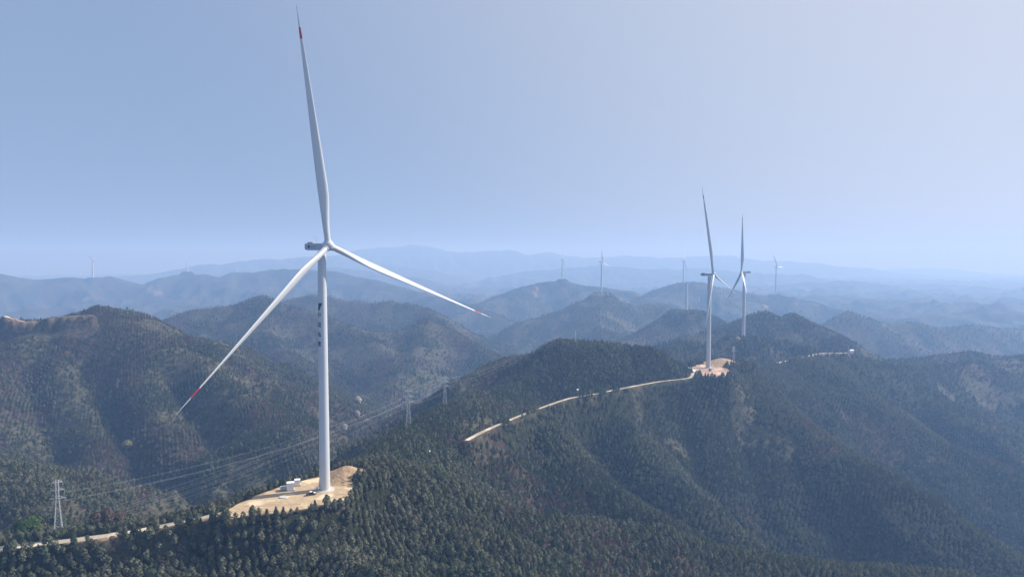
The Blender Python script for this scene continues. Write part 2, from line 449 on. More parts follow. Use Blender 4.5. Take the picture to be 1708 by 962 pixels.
nt.links.new(base, b.inputs['Base Color'])
bump = N(nt, 'ShaderNodeBump'); bump.inputs['Strength'].default_value = .9; bump.inputs['Distance'].default_value = 3.0
nt.links.new(n1, bump.inputs['Height'])
nt.links.new(bump.outputs[0], b.inputs['Normal'])

def dirt_mat(name, c0, c1):
    m, nt, b = new_mat(name, .95, .1)
    geo = N(nt, 'ShaderNodeNewGeometry'); pos = geo.outputs['Position']
    f = noise_node(nt, .25, 6, pos, .65); g = noise_node(nt, 1.6, 4, pos, .6)
    c = mix(nt, ramp(nt, f, .3, .7), c0, c1)
    c = mix(nt, ramp(nt, g, .35, .75), c, [x * .72 for x in c0])
    nt.links.new(c, b.inputs['Base Color'])
    mp = N(nt, 'ShaderNodeMapping'); mp.inputs['Rotation'].default_value = (0, 0, .45); mp.inputs['Scale'].default_value = (.07, .9, 1)
    nt.links.new(pos, mp.inputs['Vector'])
    ruts = noise_node(nt, 1.0, 5, mp.outputs[0], .7)
    c = mix(nt, ramp(nt, ruts, .50, .66), c, [x * .62 for x in c0])
    c = mix(nt, ramp(nt, noise_node(nt, .09, 3, pos, .5), .52, .62), c, [x * 1.12 for x in c1])
    nt.links.new(c, b.inputs['Base Color'])
    bp = N(nt, 'ShaderNodeBump'); bp.inputs['Strength'].default_value = .5; bp.inputs['Distance'].default_value = .3
    nt.links.new(g, bp.inputs['Height']); nt.links.new(bp.outputs[0], b.inputs['Normal'])
    return m
mat_pad = dirt_mat('sandy_earth', (.42, .31, .19), (.56, .44, .29))
mat_pad_red = dirt_mat('reddish_earth', (.38, .26, .185), (.50, .36, .265))
mat_road = dirt_mat('dusty_track', (.38, .33, .25), (.52, .46, .36))

def leaf_mat(name, c0, c1, c2):
    m, nt, b = new_mat(name, .8, .15)
    oi = N(nt, 'ShaderNodeObjectInfo')
    at = N(nt, 'ShaderNodeAttribute', attribute_name='tint', attribute_type='INSTANCER')
    geo = N(nt, 'ShaderNodeNewGeometry')
    c = mix(nt, oi.outputs['Random'], c0, c1)
    c = mix(nt, at.outputs['Fac'], c, c2)
    isl = mix(nt, geo.outputs['Random Per Island'], (.65, .65, .65), (1.35, 1.35, 1.3))
    c = mix(nt, 1.0, c, isl, 'MULTIPLY')
    nt.links.new(c, b.inputs['Base Color'])
    tr = N(nt, 'ShaderNodeBsdfTranslucent'); nt.links.new(c, tr.inputs[0])
    ms = N(nt, 'ShaderNodeMixShader'); ms.inputs[0].default_value = .42
    nt.links.new(b.outputs[0], ms.inputs[1]); nt.links.new(tr.outputs[0], ms.inputs[2])
    nt.links.new(ms.outputs[0], nt.nodes['Material Output'].inputs['Surface'])
    return m
mat_conifer = leaf_mat('fir_needles', (.052, .078, .044), (.098, .126, .076), (.112, .120, .082))
mat_broad = leaf_mat('eucalypt_leaves', (.102, .126, .074), (.152, .170, .112), (.158, .158, .108))
mat_bare = leaf_mat('bare_twigs', (.085, .064, .052), (.125, .096, .078), (.13, .075, .06))
mat_olive = leaf_mat('olive_leaves', (.055, .070, .022), (.085, .095, .035), (.11, .11, .05))
mat_bloom = leaf_mat('white_blossom', (.42, .38, .33), (.52, .48, .42), (.5, .45, .4))
mat_pale = leaf_mat('pale_yellow_leaves', (.23, .21, .12), (.28, .26, .15), (.26, .24, .14))
mat_green = leaf_mat('fresh_leaves', (.045, .085, .022), (.065, .110, .032), (.06, .1, .03))
mat_trunk = plain('bark', (.13, .10, .075), .9, .25, 2.0, .1)
mat_paint = plain('turbine_paint', (.48, .495, .51), .38, .03, .15, .4)
mat_nacelle = plain('nacelle_grey', (.34, .38, .44), .45, .05, .3, .35)
mat_red = plain('red_paint', (.40, .028, .034), .45, .06, .5, .3)
mat_ink = plain('navy_lettering', (.012, .016, .040), .5, .1, .5, .3)
mat_conc = plain('concrete', (.46, .44, .40), .9, .15, .8, .2)
mat_steel = plain('galvanised_steel', (.42, .43, .45), .5, .1, .5, .4)
mat_wire = plain('aluminium_cable', (.36, .37, .38), .5, .08, .05, .4)
mat_glass_ins = plain('insulator_glass', (.30, .33, .33), .3, .1, 1, .5)
mat_white = plain('white_enamel', (.78, .78, .76), .45, .05, .7, .4)
mat_grey = plain('grey_enamel', (.36, .38, .40), .5, .08, .7, .4)
mat_dark = plain('dark_car_paint', (.030, .022, .020), .3, .2, .8, .5)
mat_navy = plain('blue_car_paint', (.035, .05, .09), .3, .2, .8, .5)
mat_win = plain('dark_window', (.012, .015, .018), .1, .1, 1, .6)
mat_rubber = plain('tyre_rubber', (.018, .018, .018), .9, .2, 2, .1)
mat_crane = plain('olive_crane_paint', (.25, .28, .10), .5, .1, .5, .3)

# ------------------------------------------------------------------ mesh builder
class MB:
    def __init__(self):
        self.v = []; self.f = []; self.m = []
    def add(self, verts, faces, mi=0):
        o = len(self.v)
        self.v.extend([tuple(map(float, p)) for p in verts])
        self.f.extend([tuple(i + o for i in f) for f in faces])
        self.m.extend([mi] * len(faces))
    def box(self, c, s, mi=0, M=None, taper=1.0):
        x, y, z = s[0] / 2, s[1] / 2, s[2] / 2
        vs = []
        for zz, t in ((-z, 1.0), (z, taper)):
            for (a, b_) in ((-x, -y), (x, -y), (x, y), (-x, y)):
                p = Vector((a * t, b_ * t, zz))
                if M is not None: p = M @ p
                vs.append((p[0] + c[0], p[1] + c[1], p[2] + c[2]))
        self.add(vs, [(3, 2, 1, 0), (4, 5, 6, 7), (0, 1, 5, 4), (1, 2, 6, 5), (2, 3, 7, 6), (3, 0, 4, 7)], mi)
    def tube(self, a, b, r0, r1=None, n=6, mi=0, caps=True):
        a = Vector(a); b = Vector(b); r1 = r0 if r1 is None else r1
        d = (b - a).normalized()
        up = Vector((0, 0, 1)) if abs(d.z) < .9 else Vector((1, 0, 0))
        e1 = d.cross(up).normalized(); e2 = d.cross(e1)
        vs = []
        for p, r in ((a, r0), (b, r1)):
            for k in range(n):
                t = 2 * math.pi * k / n
                vs.append(p + (e1 * math.cos(t) + e2 * math.sin(t)) * r)
        fs = [(k, (k + 1) % n, n + (k + 1) % n, n + k) for k in range(n)]
        if caps: fs += [tuple(reversed(range(n))), tuple(range(n, 2 * n))]
        self.add(vs, fs, mi)
    def loft(self, rings, mi=None, caps=True):
        n = len(rings[0]); o = len(self.v)
        for r in rings: self.v.extend([tuple(map(float, p)) for p in r])
        for i in range(len(rings) - 1):
            for k in range(n):
                self.f.append((o + i * n + k, o + i * n + (k + 1) % n, o + (i + 1) * n + (k + 1) % n, o + (i + 1) * n + k))
                self.m.append(mi[i] if mi else 0)
        if caps:
            self.f.append(tuple(o + k for k in reversed(range(n)))); self.m.append(mi[0] if mi else 0)
            self.f.append(tuple(o + (len(rings) - 1) * n + k for k in range(n))); self.m.append(mi[-1] if mi else 0)
    def mesh(self, name, mats, smooth=False):
        me = bpy.data.meshes.new(name)
        me.from_pydata(self.v, [], self.f)
        for m in (mats if isinstance(mats, (list, tuple)) else [mats]): me.materials.append(m)
        me.polygons.foreach_set('material_index', self.m)
        if smooth:
            me.polygons.foreach_set('use_smooth', [True] * len(self.f))
        me.update()
        return me
    def build(self, name, mats, parent=None, smooth=False, angle=None):
        me = self.mesh(name, mats, smooth)
        if smooth and angle:
            me.set_sharp_from_angle(angle=math.radians(angle))
        o = bpy.data.objects.new(name, me)
        COL.objects.link(o)
        if parent is not None: o.parent = parent
        return o

def tag(o, label=None, cat=None, group=None, kind=None):
    if label: o['label'] = label
    if cat: o['category'] = cat
    if group: o['group'] = group
    if kind: o['kind'] = kind
    return o

def thing(name, loc, rz=0, label=None, cat=None, group=None):
    o = bpy.data.objects.new(name, None)
    o.empty_display_size = 1
    o.location = tuple(map(float, loc)); o.rotation_euler = (0, 0, rz)
    COL.objects.link(o)
    return tag(o, label, cat, group)

def copy_tree(o, parent=None):
    c = o.copy(); COL.objects.link(c)
    if parent is not None: c.parent = parent
    for ch in list(o.children): copy_tree(ch, c)
    return c

# ------------------------------------------------------------------ ground sheet
def grid_mesh(name, X, Y, Z, mat):
    ni, nj = X.shape
    me = bpy.data.meshes.new(name)
    co = np.stack([X, Y, Z], -1).reshape(-1, 3).astype(np.float32)
    idx = np.arange(ni * nj).reshape(ni, nj)
    q = np.stack([idx[:-1, :-1], idx[1:, :-1], idx[1:, 1:], idx[:-1, 1:]], -1).reshape(-1, 4)
    # make the faces look up
    p0, p1, p3 = co[q[0, 0]], co[q[0, 1]], co[q[0, 3]]
    if np.cross(p1 - p0, p3 - p0)[2] < 0: q = q[:, ::-1]
    me.vertices.add(len(co)); me.vertices.foreach_set('co', co.ravel())
    me.loops.add(q.size); me.loops.foreach_set('vertex_index', q.ravel().astype(np.int32))
    me.polygons.add(len(q)); me.polygons.foreach_set('loop_start', np.arange(0, q.size, 4, dtype=np.int32))
    me.polygons.foreach_set('use_smooth', np.ones(len(q), bool))
    me.update(calc_edges=True)
    me.materials.append(mat)
    o = bpy.data.objects.new(name, me); COL.objects.link(o)
    return o
hills = grid_mesh('hills', GX, GY, GZ, mat_hill)
tag(hills, kind='structure')
a = hills.data.attributes.new('cover', 'FLOAT_COLOR', 'POINT')
a.data.foreach_set('color', np.stack([BROWN, SCRUB, DARK, np.ones_like(DARK)], -1).reshape(-1).astype(np.float32))
a = hills.data.attributes.new('dirt', 'FLOAT', 'POINT')
a.data.foreach_set('value', DIRT.reshape(-1).astype(np.float32))

# ------------------------------------------------------------------ roads and pads (sheets a hand above the cut ground)
def densify(pts, step):
    out = []
    n = len(pts)
    for i in range(n - 1):
        p0 = pts[max(i - 1, 0)]; p1 = pts[i]; p2 = pts[i + 1]; p3 = pts[min(i + 2, n - 1)]
        m = max(2, int(np.linalg.norm(p2 - p1) / step))
        for t in np.arange(m) / m:
            out.append(.5 * (2 * p1 + (p2 - p0) * t + (2 * p0 - 5 * p1 + 4 * p2 - p3) * t * t + (3 * p1 - p0 - 3 * p2 + p3) * t ** 3))
    out.append(pts[-1])
    return np.array(out)
for k, (w, pts) in enumerate(ROADS):
    c = densify(pts, 1.5 if k < 2 else 3)
    t = np.gradient(c[:, :2], axis=0); t /= np.linalg.norm(t, axis=1)[:, None]
    nrm = np.stack([t[:, 1], -t[:, 0]], 1)
    offs = np.linspace(-.5, .5, 5)
    wob = w * (1 + .25 * fbm(c[:, 0], c[:, 1], 12, 3, 300))
    X = c[:, 0:1] + nrm[:, 0:1] * offs * wob[:, None]; Y = c[:, 1:2] + nrm[:, 1:2] * offs * wob[:, None]
    Z = np.repeat(c[:, 2:3], 5, 1) - .05 + .08 * (1 - (offs * 2) ** 2) + .04 * fbm(X, Y, 2.5, 2, 310)
    o = grid_mesh('dirt_road', X, Y, Z, mat_road); tag(o, kind='structure')
def pad_sheet(poly, z, mat, step=.9):
    c = poly[:, :2].mean(0)
    loop = densify(np.vstack([poly, poly[:1]]), step)[:-1]
    loop[:, :2] += (loop[:, :2] - c) / np.linalg.norm(loop[:, :2] - c, axis=1)[:, None] * (fbm(loop[:, 0], loop[:, 1], 5, 3, 320) * 1.8)[:, None]
    loop = np.vstack([loop, loop[:1]])
    s = np.linspace(0.001, 1, 26)
    X = c[0] + s[:, None] * (loop[:, 0] - c[0]); Y = c[1] + s[:, None] * (loop[:, 1] - c[1])
    Z = np.full(X.shape, z) + .10 * fbm(X, Y, 6, 3, 330) * (s[:, None] < .97)
    o = grid_mesh('earth_pad', X, Y, Z, mat); tag(o, kind='structure')
pad_sheet(PAD1, CZ + PAD1_Z, mat_pad)
pad_sheet(PAD2, CZ + PAD2_Z, mat_pad_red)
for c, r in SPOTS:
    th = np.linspace(0, 2 * np.pi, 20)[:-1]
    rr = r * (.75 + .3 * RNG.random(19))
    poly = np.stack([c[0] + rr * np.cos(th) * 1.25, c[1] + rr * np.sin(th) * .8, np.full(19, c[2])], 1)
    pad_sheet(poly, c[2], mat_road, 6)
# hard track to the second pad and the strip by the third turbine
strip = line_z([(1143, 612, -108.2), (1150, 614.5, -108.2), (1158, 618, -108.2), (1163, 620.5, -108.2)])
c = densify(strip, 1.5); t = np.gradient(c[:, :2], axis=0); t /= np.linalg.norm(t, axis=1)[:, None]
nrm = np.stack([t[:, 1], -t[:, 0]], 1); offs = np.linspace(-2.6, 2.6, 5)
tag(grid_mesh('concrete_road', c[:, 0:1] + nrm[:, 0:1] * offs, c[:, 1:2] + nrm[:, 1:2] * offs, np.repeat(c[:, 2:3], 5, 1) + .0 * offs, plain('pale_concrete', (.66, .66, .62), .9, .08, .5, .2)), kind='structure')

# ------------------------------------------------------------------ wind turbines
def circle(c, r, n, ax1, ax2):
    return [np.array(c) + r * (math.cos(2 * math.pi * k / n) * np.array(ax1) + math.sin(2 * math.pi * k / n) * np.array(ax2)) for k in range(n)]

def blade_mesh(L, root, chord, bands=True, bend=0.0, pitch=0.0):
    """blade along +Z from the hub centre; X = chord direction, Y = rotor axis (-Y is upwind)"""
    mb = MB(); rings = []; mi = []
    st = [.015, .03, .06, .09, .13, .17, .21, .26, .32, .4, .5, .6, .7, .78, .83, .865, .866, .89, .91, .911, .94, 0.984, .985, .992, 1.0]
    for i, s in enumerate(st):
        if s < .26:
            t = smoothstep(.03, .24, np.array(s)); ch = root + (chord - root) * float(t); th = root * (1 - float(t)) + .34 * chord * float(t)
        else:
            q = (s - .26) / .74
            ch = chord * (1 - q) ** .92 * .92 + .08 * chord * (1 - q ** 6) + .02
            th = ch * (.34 - .18 * q)
        tw = math.radians(18 * (1 - min(1, s / .75)) + pitch)
        n = 20; ring = []
        rnd = 1 - float(smoothstep(.03, .22, np.array(s)))
        for k in range(n):
            a = 2 * math.pi * k / n
            cx = math.cos(a); sy = math.sin(a)
            xf = (.5 * cx + .18 * (1 - rnd)) * ch          # leading edge to +X
            yf = .5 * sy * th * (rnd + (1 - rnd) * (.35 + .65 * (.5 + .5 * cx) ** .6))
            x = xf * math.cos(tw) - yf * math.sin(tw); y = xf * math.sin(tw) + yf * math.cos(tw)
            ring.append((x, y + bend * s * s, s * L))
        rings.append(ring)
        if i < len(st) - 1:
            mid = .5 * (s + st[i + 1])
            mi.append(1 if bands and (.865 < mid < .911 or mid > .985) else 0)
    mb.loft(rings, mi)
    return mb

def wrap_text(body, size, spacing):
    """mesh points of text glyphs stacked downwards, x across, y up (metres)"""
    out_v, out_f = [], []
    for k, ch in enumerate(body):
        cu = bpy.data.curves.new('lettering', 'FONT')
        cu.body = ch; cu.size = size; cu.align_x = 'CENTER'; cu.align_y = 'CENTER'; cu.offset = size * .022; cu.resolution_u = 2
        o = bpy.data.objects.new('lettering', cu); COL.objects.link(o)
        dg = bpy.context.evaluated_depsgraph_get()
        me = bpy.data.meshes.new_from_object(o.evaluated_get(dg))
        bm = bmesh.new(); bm.from_mesh(me)
        bmesh.ops.triangulate(bm, faces=bm.faces)
        bmesh.ops.subdivide_edges(bm, edges=[e for e in bm.edges if e.calc_length() > .35], cuts=2)
        bm.verts.index_update()
        o0 = len(out_v)
        out_v += [(v.co.x, v.co.y - k * spacing) for v in bm.verts]
        out_f += [tuple(v.index + o0 for v in f.verts) for f in bm.faces]
        bm.free(); bpy.data.objects.remove(o); bpy.data.curves.remove(cu); bpy.data.meshes.remove(me)
    return out_v, out_f

def tower_r(z, H, r0, r1):
    return r0 + (r1 - r0) * (z / H)

def make_turbine(base, hub_h, yaw, phase, L, label, deflect=(8, 8, 8), lettering=False, detail=True, group='white wind turbines along the ridges', tilt=6, tw=(1.95, 1.5), bl=(2.15, 3.7), pitch=-45):
    H = hub_h - 1.6
    root = thing('wind_turbine', base, 0, label, 'wind turbine', group)
    # tower
    mb = MB(); zs = np.linspace(0, H, 9)
    if detail:
        zz = []
        for z in zs:
            zz += [z]
    else: zz = zs
    rings = [circle((0, 0, z), tower_r(z, H, *tw) , 40 if detail else 16, (1, 0, 0), (0, 1, 0)) for z in zz]
    mb.loft(rings); tower = mb.build('tower', mat_paint, root, True, 40)
    if detail:
        fb = MB(); fb.loft([circle((0, 0, -.4), 3.6, 40, (1, 0, 0), (0, 1, 0)), circle((0, 0, .22), 3.5, 40, (1, 0, 0), (0, 1, 0)), circle((0, 0, .25), 2.3, 40, (1, 0, 0), (0, 1, 0)), circle((0, 0, .45), 2.2, 40, (1, 0, 0), (0, 1, 0))])
        fb.build('foundation', mat_conc, root)
        # door and stairs on the left of the tower
        aD = math.radians(200); cd, sn = math.cos(aD), math.sin(aD)
        M = Matrix.Rotation(aD, 3, 'Z')
        db = MB(); db.box((cd * 1.93, sn * 1.93, 2.7), (.14, .95, 2.1), 0, M); db.build('door', mat_grey, root)
        sb = MB()
        for k in range(6):
            d = 2.1 + .28 * k
            sb.box((cd * d, sn * d, 1.55 - .24 * k), (.3, 1.1, .06), 0, M)
        for s in (-.55, .55):
            o = Vector((-sn * s, cd * s, 0))
            sb.tube(Vector((cd * 2.05, sn * 2.05, 1.55)) + o, Vector((cd * 3.7, sn * 3.7, .05)) + o, .06, n=5)
            sb.tube(Vector((cd * 2.05, sn * 2.05, 2.55)) + o, Vector((cd * 3.7, sn * 3.7, 1.05)) + o, .045, n=5)
            for q in (0, .5, 1):
                p = Vector((cd * (2.05 + 1.65 * q), sn * (2.05 + 1.65 * q), 1.55 - 1.5 * q)) + o
                sb.tube(p, p + Vector((0, 0, 1.0)), .04, n=5)
        sb.build('stairs', mat_steel, root)
    n = np.array([math.sin(yaw), -math.cos(yaw), 0]); side = np.array([math.cos(yaw), math.sin(yaw), 0])
    # nacelle frame: local -Y is upwind
    R3 = Matrix.Rotation(yaw, 4, 'Z')
    nac = MB()
    def sec(y, w, h0, h1, c=.25):
        return [(-w + c, y, h0), (w - c, y, h0), (w, y, h0 + c), (w, y, h1 - c), (w - c, y, h1), (-w + c, y, h1), (-w, y, h1 - c), (-w, y, h0 + c)]
    nac.loft([sec(-2.3, 1.05, -1.05, 1.05), sec(-1.8, 1.25, -1.25, 1.15), sec(.2, 1.45, -1.3, 1.2), sec(7.4, 1.45, -1.25, 1.25), sec(8.5, 1.4, -1.0, 1.25)])
    for fi in range(len(nac.f)):
        q = [nac.v[i] for i in nac.f[fi]]
        if min(p[2] for p in q) < 1.3: nac.m[fi] = 1          # grey on every face that reaches below this height
    no = nac.build('nacelle', [mat_paint, mat_nacelle], root, False)
    no.location = (0, 0, hub_h); no.rotation_euler = (0, 0, yaw)
    if detail:
        cb = MB(); cb.box((0, 5.8, 1.5), (2.2, 3.0, .5), 0); cb.build('cooler', mat_grey, no)
        ab = MB(); ab.tube((.2, 3.6, 1.2), (.2, 3.6, 3.6), .07, n=6); ab.tube((-.5, 3.6, 3.5), (.9, 3.6, 3.5), .05, n=5); ab.box((-.5, 3.6, 3.7), (.16, .3, .3)); ab.box((.9, 3.6, 3.7), (.16, .16, .35))
        ab.build('weather_mast', mat_grey, no)
        lb = MB(); x = -1.462                      # emblem and lettering on the side towards the valley
        def plate(y0, y1, z0, z1): lb.box((x, (y0 + y1) / 2, (z0 + z1) / 2), (.016, y1 - y0, z1 - z0))
        lb.loft([[(x - .008, 5.9 + .62 * math.cos(t), .05 + .62 * math.sin(t)) for t in np.linspace(0, 2 * math.pi, 17)[:-1]], [(x + .012, 5.9 + .62 * math.cos(t), .05 + .62 * math.sin(t)) for t in np.linspace(0, 2 * math.pi, 17)[:-1]]])
        y = 4.9
        for k in range(6):
            plate(y - .10, y, -.22, .24); plate(y - .42, y - .12, -.22 + .36 * (k % 2), -.12 + .36 * (k % 2)); y -= .58
        lb.build('emblem', mat_ink, no)
    # rotor frame, tilted back
    tl = math.radians(tilt)
    nn = Vector((math.sin(yaw) * math.cos(tl), -math.cos(yaw) * math.cos(tl), math.sin(tl)))
    rx = Vector((math.cos(yaw), math.sin(yaw), 0)); ru = nn.cross(rx); ru = ru if ru.z > 0 else -ru
    hubc = Vector((0, 0, hub_h)) + nn * 3.9
    hb = MB(); rings = []
    for s, r in ((-1.75, 1.2), (-1.6, 1.7), (-.6, 2.0), (.5, 1.95), (1.3, 1.6), (1.8, 1.1), (2.1, .55), (2.2, .1)):
        rings.append(circle(hubc + nn * s, r, 28 if detail else 12, rx, ru))
    hb.loft(rings)
    ho = hb.build('hub', mat_paint, root, True, 50)
    bm_cache = blade_mesh(L, bl[0], bl[1], True, 0.0, pitch).mesh('blade', [mat_paint, mat_red], True)
    for k in range(3):
        a = phase + k * 2 * math.pi / 3
        d = (rx * math.sin(a) + ru * math.cos(a)) * L + nn * deflect[k]
        d.normalize()
        yv = -(nn - d * nn.dot(d)).normalized()           # local +Y = downwind
        xv = yv.cross(d).normalized()
        bo = bpy.data.objects.new('blade', bm_cache); COL.objects.link(bo); bo.parent = root
        bo.matrix_local = Matrix(((xv.x, yv.x, d.x, hubc.x), (xv.y, yv.y, d.y, hubc.y), (xv.z, yv.z, d.z, hubc.z), (0, 0, 0, 1)))
        if detail:
            cf = MB(); cf.loft([circle((0, 0, 1.2), bl[0] * .5 + .22, 24, (1, 0, 0), (0, 1, 0)), circle((0, 0, 2.15), bl[0] * .5 + .16, 24, (1, 0, 0), (0, 1, 0))])
            co = cf.build('root_collar', mat_paint, bo, True, 40)
    if lettering:
        ztop = H * .735
        ang0 = math.radians(227)                           # bearing of the column on the tower
        def on(x, y):
            z = ztop + y; r = tower_r(z, H, *tw) + .03; a_ = ang0 + x / r
            return (r * math.cos(a_), r * math.sin(a_), z)
        for k_, ch in enumerate('中国电建'):
            vs, fs = wrap_text(ch, 2.15, 3.55)
            lm = MB(); lm.add([on(x, y - 3.55 * k_) for x, y in vs], fs)
            lm.build('character', mat_ink, tower)
        lm = MB()                                          # the emblem over the letters: a wing of two slanted blades
        for quad in ([(-1.35, 4.35), (-.1, 4.35), (-.1, 3.9), (-1.0, 3.9)], [(.05, 4.5), (1.6, 4.5), (.35, 1.7), (-.55, 1.7)]):
            q = np.array(quad); g = []
            for i in range(7):
                for j in range(7):
                    s_, t_ = i / 6, j / 6
                    p = (q[0] * (1 - s_) + q[1] * s_) * (1 - t_) + (q[3] * (1 - s_) + q[2] * s_) * t_
                    g.append(on(*p))
            lm.add(g, [(i * 7 + j, i * 7 + j + 1, (i + 1) * 7 + j + 1, (i + 1) * 7 + j) for i in range(6) for j in range(6)])
        lm.build('emblem', mat_ink, tower)
    return root

def R(d): return math.radians(d)
pad1_base = PZ(541, 818, PAD1_Z); b1 = pad1_base.copy(); b1[1] += 1.0
hub1 = P(547, 410, b1[1])
make_turbine((b1[0] - .1, b1[1], CZ + PAD1_Z), hub1[2] - (CZ + PAD1_Z) - .3, R(52), R(-7), 84.3, 'huge white turbine with dark lettering on its tower, standing on the sandy pad', (6, 11, 14), True)
b2 = PZ(1181.5, 613, PAD2_Z)
make_turbine((b2[0], b2[1], CZ + PAD2_Z), P(1183, 458, b2[1])[2] - (CZ + PAD2_Z), R(57), R(-10), 86, 'tall white turbine on the reddish earth pad at the end of the ridge track', (4, 4, 4), tw=(2.2, 1.7), bl=(2.5, 4.2), tilt=8)
b3 = FAR['t3']
make_turbine(b3, P(1243, 454, b3[1])[2] - b3[2], R(-97), R(-10), 86, 'white turbine behind the reddish pad one, its nacelle pointing right, blades crossing its neighbour', (6, 6, 6), tw=(2.4, 1.9), bl=(2.6, 4.6), pitch=46)
def far_turbine(key, hubpx, yaw, phase, Lpx, label):
    b = FAR[key]; s = b[1] / F
    make_turbine(b, P(*hubpx, b[1])[2] - b[2], yaw, phase, Lpx * s, label, (2, 2, 2), detail=False, tw=(1.5 * s, 1.0 * s), bl=(1.1 * s, 2.0 * s))
far_turbine('t4', (1004, 437), R(35), R(-3), 20, 'pale distant turbine alone on a flat-topped wooded hill between centre and the pair')
far_turbine('t5', (1140, 435), R(70), R(30), 26, 'faint distant turbine rising from behind the blue hill above the bare tower')
far_turbine('t6', (939, 433), R(86), R(2), 22, 'faint distant turbine seen edge-on, leftmost of the far ones right of the lettered tower')
far_turbine('t7', (1295, 445), R(40), R(-28), 24, 'faint distant turbine right of the crossed-blade pair, rightmost of all')
far_turbine('t8', (155, 433), R(30), R(-40), 11, 'tiny far turbine on the blue ridge at the far left')

# bare tower still without its nacelle, with the crane beside it
bt = FAR['bare']; s = bt[1] / F
root = thing('bare_tower', bt, 0, 'white turbine tower without rotor, still under construction beside a crane', 'turbine tower', None)
h_b = P(1145, 473, bt[1])[2] - bt[2]
mb = MB(); mb.loft([circle((0, 0, 0), 3.0, 20, (1, 0, 0), (0, 1, 0)), circle((0, 0, h_b * .33), 2.8, 20, (1, 0, 0), (0, 1, 0)), circle((0, 0, h_b * .66), 2.5, 20, (1, 0, 0), (0, 1, 0)), circle((0, 0, h_b), 2.2, 20, (1, 0, 0), (0, 1, 0))]); mb.build('tower', mat_paint, root, True, 40)
mb = MB(); mb.loft([circle((0, 0, -.3), 5.5, 20, (1, 0, 0), (0, 1, 0)), circle((0, 0, .4), 5.2, 20, (1, 0, 0), (0, 1, 0))]); mb.build('foundation', mat_conc, root)
cr = thing('crawler_crane', bt + np.array([6.0, -1.0, .2]), R(20), 'olive lattice-boom crane standing at the foot of the bare white tower', 'crane')
mb = MB(); mb.box((-1.6, 0, .6), (1.1, 7, 1.2)); mb.box((1.6, 0, .6), (1.1, 7, 1.2)); mb.build('crawler_track', mat_rubber, cr)
mb = MB(); mb.box((0, .3, 2.3), (3.4, 6.5, 2.0)); mb.build('body', mat_crane, cr)
mb = MB(); mb.box((-1.2, -3.2, 3.0), (1.3, 1.8, 2.0)); mb.build('cab', mat_win, cr)
mb = MB()
p0, p1 = Vector((0, -2.5, 3)), Vector((-4, -7, 15))
for dx, dy in ((-.5, -.5), (.5, -.5), (.5, .5), (-.5, .5)):
    mb.tube(p0 + Vector((dx, dy, 0)), p1 + Vector((dx * .5, dy * .5, 0)), .22, n=4)
for k in range(9):
    a_ = p0.lerp(p1, k / 9); c_ = p0.lerp(p1, (k + 1) / 9); sgn = .5 if k % 2 else -.5
    mb.tube(a_ + Vector((-sgn, -.5, 0)), c_ + Vector((sgn, -.5, 0)), .12, n=4); mb.tube(a_ + Vector((-.5, sgn, 0)), c_ + Vector((-.5, -sgn, 0)), .12, n=4)
mb.build('boom', mat_crane, cr)
# two far towers just showing their stumps on the ridge at the left
for key, hpx, lab in (('t9', 438, 'short white tower on the far left ridge, taller of the two unfinished stumps'), ('t10', 447, 'tiny white tower stump on the far left ridge, nearer the lettered turbine')):
    b = FAR[key]; s = b[1] / F; hh = P(0, hpx, b[1])[2] - b[2]
    root = thing('unfinished_tower', b, 0, lab, 'turbine tower')
    mb = MB(); mb.loft([circle((0, 0, -2), 1.2 * s, 14, (1, 0, 0), (0, 1, 0)), circle((0, 0, hh), .8 * s, 14, (1, 0, 0), (0, 1, 0))]); mb.build('tower', mat_paint, root, True, 40)
    mb = MB(); mb.box((5, -1, 1.5), (9, 5, 3.4)); mb.box((7, -1, 3.6), (5, 4, 1.6)); mb.build('base_works', mat_white, root)
for u, v0, v1, lab in ((1166, 495, 502, 'tiny white tower stump on the blue hill, just left of the reddish pad turbine'), (1203, 491, 503, 'tiny white tower stump between the two turbines with crossing blades')):
    g = ray_ground(u, v1); s = g[1] / F; hh = (v1 - v0) * s
    root = thing('unfinished_tower', g, 0, lab, 'turbine tower')
    mb = MB(); mb.loft([circle((0, 0, -2), .9 * s, 14, (1, 0, 0), (0, 1, 0)), circle((0, 0, hh), .7 * s, 14, (1, 0, 0), (0, 1, 0))]); mb.build('tower', mat_paint, root, True, 40)
    mb = MB(); mb.box((0, 0, .5), (5 * s / 2, 5 * s / 2, 1.6)); mb.build('foundation', mat_conc, root)

